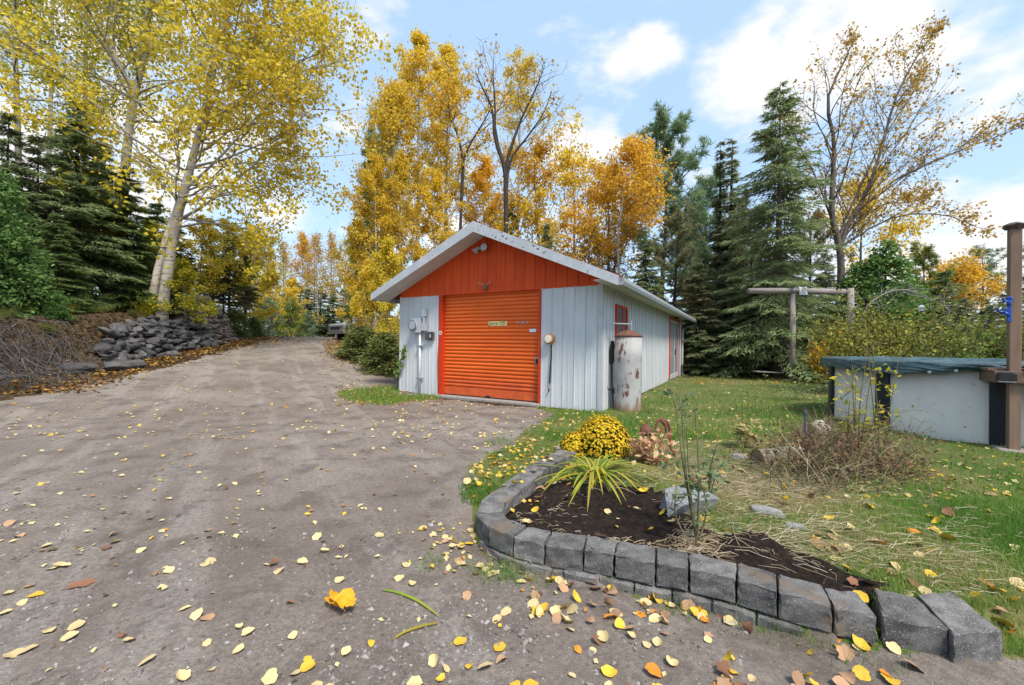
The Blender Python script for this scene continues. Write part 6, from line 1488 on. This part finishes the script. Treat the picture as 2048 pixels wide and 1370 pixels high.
# straw: flattened dry stems over the bed
m = NM()
L_STR = leafmat('dry_straw', [(0, (.20, .13, .075)), (.4, (.36, .27, .16)), (.8, (.52, .43, .29)), (1, (.62, .55, .42))], .2)
for (cx, cy, sx, sy, n, ln) in ((1490, 985, 75, 38, 430, .14), (1570, 1065, 60, 20, 240, .20), (1440, 1000, 50, 32, 180, .12), (1660, 1100, 70, 18, 150, .18), (1420, 925, 70, 22, 420, .13), (1600, 960, 90, 30, 560, .15), (1380, 1085, 25, 25, 190, .12), (1790, 1080, 80, 35, 280, .12), (1250, 950, 60, 15, 200, .14), (1900, 1120, 70, 40, 260, .1), (1080, 1000, 50, 50, 160, .05), (1200, 1110, 90, 12, 120, .07)):
    px = rng.normal(cx, sx, n); py = rng.normal(cy, sy, n); P = fast_hit(px, np.maximum(py, 870))
    a = rng.normal(-.5, .9, n); d = np.stack([np.cos(a), np.sin(a), rng.normal(.05, .14, n)], -1); L_ = ln * rng.uniform(.4, 1.5, n)
    s = np.linspace(0, 1, 4); CC = P[:, None] + d[:, None] * (s[None] * L_[:, None])[..., None]; gz = terrain(CC[..., 0].ravel(), CC[..., 1].ravel()).reshape(n, 4)
    CC[..., 2] = np.maximum(gz + .006, CC[..., 2]) + .012 * rng.random((n, 1)) + .02 * np.sin(s * 3)[None] * rng.random((n, 1)); CC[:, 1:3, :2] += rng.normal(0, .012, (n, 2, 2))
    for C in CC: m.tube(C, [.0016, .0018, .0015, .0008], 3, rng.random(), cap=False)
o = m.build('straw', L_STR); tag(o, 'flattened dry straw and dead stems lying over the bed', 'straw', kind='stuff')
# loose stones on the drive
m = NM(); n = 11000; px, py = scatter_px(rng, n, -20, 1500, 850, 1385, .8); P = fast_hit(px, py); P = P[inpoly(P[:, :2], DRIVE_POLY)]; n = len(P)
oct_ = np.array([(1, 0, 0), (-1, 0, 0), (0, 1, 0), (0, -1, 0), (0, 0, 1), (0, 0, -1)], float); of = np.array([(0, 2, 4), (2, 1, 4), (1, 3, 4), (3, 0, 4), (2, 0, 5), (1, 2, 5), (3, 1, 5), (0, 3, 5)])
cl = vnoise(P[:, 0], P[:, 1], 2.2, 44); P = P[rng.random(n) < .25 + .9 * ss(.45, .75, cl)]; n = len(P)
sz = rng.gamma(1.3, .0030, n) + .0022
V = P[:, None] + (oct_[None] + rng.normal(0, .28, (n, 6, 3))) * sz[:, None, None] * [1, 1, .7]
m.add(V.reshape(-1, 3), None, (np.arange(n)[:, None, None] * 6 + of[None]).reshape(-1, 3), np.repeat(rng.random(n), 6))
L_PEB = leafmat('loose_stones', [(0, (.09, .08, .072)), (.5, (.18, .16, .15)), (.85, (.27, .245, .23)), (1, (.38, .36, .34))], 0.0, .9)
o = m.build('gravel_stones', L_PEB); tag(o, 'loose small stones scattered on the gravel drive', 'gravel', kind='stuff')

# ------------------------------------------------------------------ fallen leaves
LM = dict(pale=pbr('fallen_pale_yellow', (.60, .49, .26), (.52, .37, .17), 25, .7, 0, .2, 60, ((.30, .19, .08), 45, .68), per_obj=.15), yellow=pbr('fallen_yellow', (.66, .44, .045), (.58, .34, .03), 20, .65, 0, .2, 60, ((.34, .17, .04), 45, .68), per_obj=.12),
          orange=pbr('fallen_orange', (.62, .25, .02), (.52, .17, .015), 20, .65, 0, .2, 60, None, per_obj=.15), tan=pbr('fallen_tan', (.42, .26, .15), (.30, .17, .095), 20, .75, 0, .2, 60, None, per_obj=.2), brown=pbr('fallen_brown', (.17, .075, .045), (.24, .11, .06), 18, .8, 0, .2, 60, None, per_obj=.2))
LS = leafmat('fallen_leaf_mix', [(0, (.13, .06, .035)), (.2, (.34, .18, .08)), (.4, (.60, .26, .02)), (.6, (.66, .44, .05)), (.8, (.62, .48, .20)), (1, (.66, .56, .32))], .2)
LSB = leafmat('bank_leaf_litter', [(0, (.035, .022, .014)), (.30, (.10, .055, .025)), (.6, (.36, .18, .04)), (.85, (.56, .32, .05)), (1, (.62, .48, .16))], .2)
def leaf_outline(r, kind):
    n = 17; a = np.linspace(-np.pi, np.pi, n + 1)[:-1]
    if kind == 0: rad = .5 * (1 - .12 * np.cos(a)) * (1 + .22 * np.exp(-(a / .3) ** 2)) * (1 + r.normal(0, .075, n)) * (1 - r.choice([0, 0, .18]) * np.exp(-((a - r.uniform(-2, 2)) / .3) ** 2)); x = rad * np.cos(a); y = rad * np.sin(a) * .92
    elif kind == 3: rad = .5 * (1 + r.normal(0, .04, n)) * (1 + .1 * np.exp(-(a / .3) ** 2)); x = rad * np.cos(a) * 1.05; y = rad * np.sin(a) * .78
    elif kind == 1: rad = .5 * (1 + r.normal(0, .04, n)); x = rad * np.cos(a) * 1.15; y = rad * np.sin(a) * .62
    else: rad = .5 * (.62 + .38 * np.abs(np.cos(a * 2.5))) * (1 + r.normal(0, .05, n)); x = rad * np.cos(a); y = rad * np.sin(a)
    return x, y
def leaf_mesh(name, r, kind, mat, curl):
    x, y = leaf_outline(r, kind); n = len(x); k1, k2, ph = r.normal(0, curl), r.normal(curl * .6, curl), r.uniform(-.6, .6)
    def zf(x, y): u = x * math.cos(ph) + y * math.sin(ph); v = -x * math.sin(ph) + y * math.cos(ph); return k1 * u * u * 2 + k2 * v * v * 2 + .10 * np.abs(y) + r.normal(0, .012)
    xi, yi = x * .5, y * .5
    V = [(0, 0, 0)] + [(a, b, zf(a, b)) for a, b in zip(xi, yi)] + [(a, b, zf(a, b)) for a, b in zip(x, y)]
    T = [(0, 1 + i, 1 + (i + 1) % n) for i in range(n)]; Q = [(1 + i, 1 + n + i, 1 + n + (i + 1) % n, 1 + (i + 1) % n) for i in range(n)]
    V = np.array(V); V[:, 2] -= V[:, 2].min()
    m = NM(); m.add(V, Q, T)
    m.tube([(-.45, 0, .02 + max(0, zf(-.45, 0) - 0)), (-.75, .06, .01), (-1.0, .16, .0)], [.014, .011, .010], 3, cap=False)
    return m.mesh(name, mat, True)
r = np.random.default_rng(95); LEAF = {}
for cn in LM: LEAF[cn] = [leaf_mesh('fallen_leaf', r, k, LM[cn], c) for k, c in ((2 if cn == 'brown' else 0, .12), (0, .22), (0, .15), (2 if cn == 'brown' else 0, .25), (2 if cn in ('brown', 'tan') else 3, .3))]
zones = [  # (px region, count, colour weights pale yellow orange tan brown, size, where)
    ((0, 900, 870, 1140), 240, (.66, .14, .02, .13, .05), .052, 'drive'), ((0, 900, 1140, 1390), 58, (.68, .18, .02, .09, .03), .054, 'drive'), ((900, 1460, 1150, 1390), 62, (.56, .18, .06, .15, .05), .056, 'drive'), ((840, 1010, 1050, 1160), 75, (.55, .28, .05, .10, .02), .052, 'drive'),
    ((1040, 1420, 1140, 1250), 78, (.24, .22, .17, .27, .10), .062, 'curb'), ((1420, 1830, 1220, 1390), 38, (.34, .24, .13, .22, .07), .062, 'curb'), ((900, 1150, 880, 1010), 120, (.25, .48, .14, .10, .03), .07, 'verge'), ((1690, 2048, 960, 1340), 80, (.38, .28, .10, .14, .10), .06, 'lawn'), ((1560, 1900, 1040, 1160), 40, (.20, .20, .12, .22, .26), .068, 'lawn'),
    ((1020, 1450, 960, 1090), 30, (.55, .25, .1, .08, .02), .06, 'soil'), ((1400, 1760, 900, 1020), 36, (.25, .35, .16, .12, .12), .065, 'straw'), ((1750, 2048, 890, 990), 26, (.35, .3, .1, .15, .1), .065, 'lawn'), ((1230, 1420, 880, 1000), 26, (.2, .6, .1, .1, 0), .07, 'straw')]
WORD = dict(pale='pale yellow', yellow='bright yellow', orange='orange', tan='tan', brown='dark brown')
PLACE = dict(drive='lying on the gravel drive', curb='in the drift along the concrete border', verge='on the verge left of the border', lawn='on the lawn right of the bed', soil='on the dark garden soil', straw='among the straw in the bed')
rest_P, rest_R, rest_S = [], [], []; cand = []
for (reg, n, wts, size, where) in zones:
    px = rng.uniform(reg[0], reg[1], n); py = rng.uniform(reg[2], reg[3], n); P = fast_hit(px, py)
    dmask = inpoly(P[:, :2], DRIVE_POLY)
    for k in range(n):
        if where in ('drive', 'curb') and not dmask[k]: continue
        if where in ('lawn', 'verge', 'straw') and dmask[k]: continue
        cn = rng.choice(list(LM), p=np.array(wts) / sum(wts)); s = size * .88 * rng.uniform(.5, 1.4) * (1.12 if cn == 'brown' else 1)
        if inpoly(P[k:k + 1, :2], np.vstack([BP, IN[::-1]]))[0]: P[k, 2] = ZB + .004
        cand.append((s / P[k, 1], P[k], cn, s, where, px[k], py[k]))
cand.sort(key=lambda c: -c[0])
def spot(where, px, py):
    if where == 'drive': return 'on the %s %s gravel drive' % ('near' if py > 1180 else 'middle' if py > 1000 else 'farther', 'outer left' if px < 180 else 'left' if px < 400 else 'centre' if px < 620 else 'right' if px < 880 else 'border side of the')
    if where == 'curb': return 'in the drift along the border %s' % ('below the dark soil' if px < 1240 else 'below the straw' if px < 1560 else 'by the last blocks')
    if where == 'lawn': return 'on the %s lawn right of the bed' % ('front' if py > 1080 else 'back')
    return PLACE[where]
for (_, q, cn, s, where, px_, py_) in cand[:292]:
    o = link('fallen_leaf', LEAF[cn][rng.integers(5)]); o.location = (q[0], q[1], q[2] + (.012 if where in ('lawn', 'straw', 'verge') else .003)); o.scale = (s, s, s)
    tl = .2 if where == 'drive' else .42; o.rotation_euler = (rng.normal(0, tl), rng.normal(0, tl), rng.uniform(0, 6.28)); o.location.z += .012 * s / .06 * (abs(o.rotation_euler[0]) + abs(o.rotation_euler[1]))
    sp_t = spot(where, px_, py_); tag(o, '%s fallen leaf %s' % (WORD[cn], sp_t), 'leaf', 'fallen %s leaves %s' % (WORD[cn], sp_t))
RV = dict(pale=.9, yellow=.6, orange=.4, tan=.2, brown=.02)
lo = NM(); lb = NM()
def litter(dst, P, s, rv, tilt=.3):
    n = len(P); nrm = unit(rng.normal(0, tilt, (n, 3)) + [0, 0, 1]); ax = unit(np.cross(nrm, rand_dirs(rng, n))); sd = np.cross(nrm, ax)
    dst.leaves(P - ax * (s * .5)[:, None] + [0, 0, .012], ax, sd, s, s * .8, rv, .12)
if len(cand) > 292:
    c = cand[292:]; litter(lo, np.array([q[1] for q in c]), np.array([q[3] for q in c]), np.array([RV[q[2]] for q in c]))
for (x0, x1, y0, y1, n, s, mu, sg, where) in ((0, 1050, 700, 880, 800, .062, .8, .2, 1), (880, 1160, 835, 960, 520, .065, .62, .22, 2), (1080, 1230, 806, 850, 110, .07, .6, .25, 0), (1270, 1700, 765, 890, 520, .065, .85, .15, 2), (1650, 2048, 870, 1000, 200, .055, .7, .25, 2), (672, 890, 772, 812, 420, .075, .45, .25, 0), (1380, 1660, 748, 768, 420, .09, .4, .2, 0), (800, 1100, 790, 900, 160, .06, .85, .15, 1), (640, 820, 700, 790, 260, .07, .6, .25, 1)):
    P = fast_hit(*scatter_px(rng, n, x0, x1, y0, y1)); d_ = inpoly(P[:, :2], DRIVE_POLY)
    if where == 1: P = P[d_]
    if where == 2: P = P[~d_]
    q = P[:, :2] - np.array(GA); gx_ = q @ np.array([math.cos(TH), -math.sin(TH)]); gy_ = q @ np.array([math.sin(TH), math.cos(TH)]); P = P[~((gx_ > 0) & (gx_ < GW) & (gy_ > -.02))]
    P = P[np.linalg.norm(P[:, :2] - PC, axis=1) > PR + .1]
    litter(lo, P, s * rng.uniform(.6, 1.3, len(P)), np.clip(rng.normal(mu, sg, len(P)), 0, 1))
o = lo.build('leaf_litter', LS); tag(o, 'scattered small fallen leaves farther off on drive and lawn', 'leaves', kind='stuff')
# thick litter along the foot of the bank, on the bank and right of the drive crest
n = 26000; u = rng.uniform(0, 1, n); line = BANK[2:]; seg = np.linalg.norm(np.diff(line, axis=0), axis=1); cum = np.concatenate([[0], np.cumsum(seg)]); tot_ = min(cum[-1], 42)
s_ = u * tot_; i = np.clip(np.searchsorted(cum, s_) - 1, 0, len(seg) - 1); base_ = line[i] + (line[i + 1] - line[i]) * ((s_ - cum[i]) / seg[i])[:, None]; T = unit(line[i + 1] - line[i]); Nn = np.stack([-T[:, 1], T[:, 0]], -1)
off = np.where(rng.random(n) < .55, rng.normal(-.55, .42, n), rng.uniform(-.2, 5.5, n)); W = base_ + Nn * off[:, None]; P = np.concatenate([W, terrain(W[:, 0], W[:, 1])[:, None]], 1)
litter(lb, P, .085 * rng.uniform(.6, 1.3, n), np.clip(rng.normal(.42, .25, n) - .44 * (off > .4), 0, 1), .45)
for (px, py, sx, sy, n, mu) in ((672, 690, 16, 12, 900, .62), (700, 708, 20, 10, 700, .5), (540, 678, 30, 6, 600, .6)):
    P = np.array([hit(a, b) for a, b in zip(rng.normal(px, sx, n // 2), np.maximum(rng.normal(py, sy, n // 2), 669))]); P = P[P[:, 1] < 40]; litter(lb, P, .11 * rng.uniform(.6, 1.3, len(P)), np.clip(rng.normal(mu, .2, len(P)), 0, 1), .5)
o = lb.build('bank_litter', LSB); tag(o, 'thick brown and gold leaf litter along the foot of the bank', 'leaves', kind='stuff')
# orange-leaved sprig on the drive
p = hit(668, 1225); t = empty('fallen_sprig', tuple(p), 0, 'fallen sprig of bright orange leaves on the gravel drive', 'sprig')
m = NM(); tw = spline([(-.03, .03, .02), (.0, .10, .015), (.05, .17, .008)], 8); m.tube(tw, np.linspace(.0025, .0015, 8), 5); m.build('twig', M_BK_DARK, t)
OL = pbr('vivid_orange_leaf', (.72, .27, .012), (.66, .36, .015), 12, .55, 0, .2, 50)
for k, (dx, dy, s, tx, ty, rz) in enumerate(((-.06, .10, .055, .9, .2, 1.5), (-.035, .085, .045, 1.0, .5, .4), (-.04, .04, .07, .5, .1, 2.0), (.01, .045, .06, .5, -.3, 1.0), (.05, .03, .10, .35, .2, .5), (.04, .07, .085, .6, -.2, .2), (.02, -.02, .095, .3, .1, 2.6), (.07, .0, .08, .2, .3, .8))):
    me = leaf_mesh('leaf', r, 0, OL, .25); o = link('leaf', me, t); o.location = (dx, dy, .03 + .01 * k / 4); o.scale = (s, s, s); o.rotation_euler = (tx, ty, rz)
# broken daylily blade and an oak leaf on the drive
for (pts, lab, g_) in (([(765, 1183), (800, 1190), (840, 1208), (880, 1238)], 'long yellow green strap leaf lying on the drive', (.75, .3)), ([(875, 1250), (845, 1256), (810, 1268), (785, 1284)], 'pale dry strap leaf lying bent on the drive', (.12, .2))):
    P = spline([hit(a, b) + [0, 0, .012] for a, b in pts], 12); m = NM(); V, Q = strap(P, .009); m.add(V, Q, None, np.repeat(np.linspace(g_[0], g_[1], 12), 3)); o = m.build('strap_leaf', L_DAY, None, True); tag(o, lab, 'leaf')
p = hit(165, 1170); o = link('oak_leaf', leaf_mesh('oak_leaf', r, 2, LM['brown'], .15)); o.location = p + [0, 0, .006]; o.scale = (.15, .09, .1); o.rotation_euler = (.05, .05, .5); tag(o, 'large brown oak leaf pressed on the drive', 'leaf')
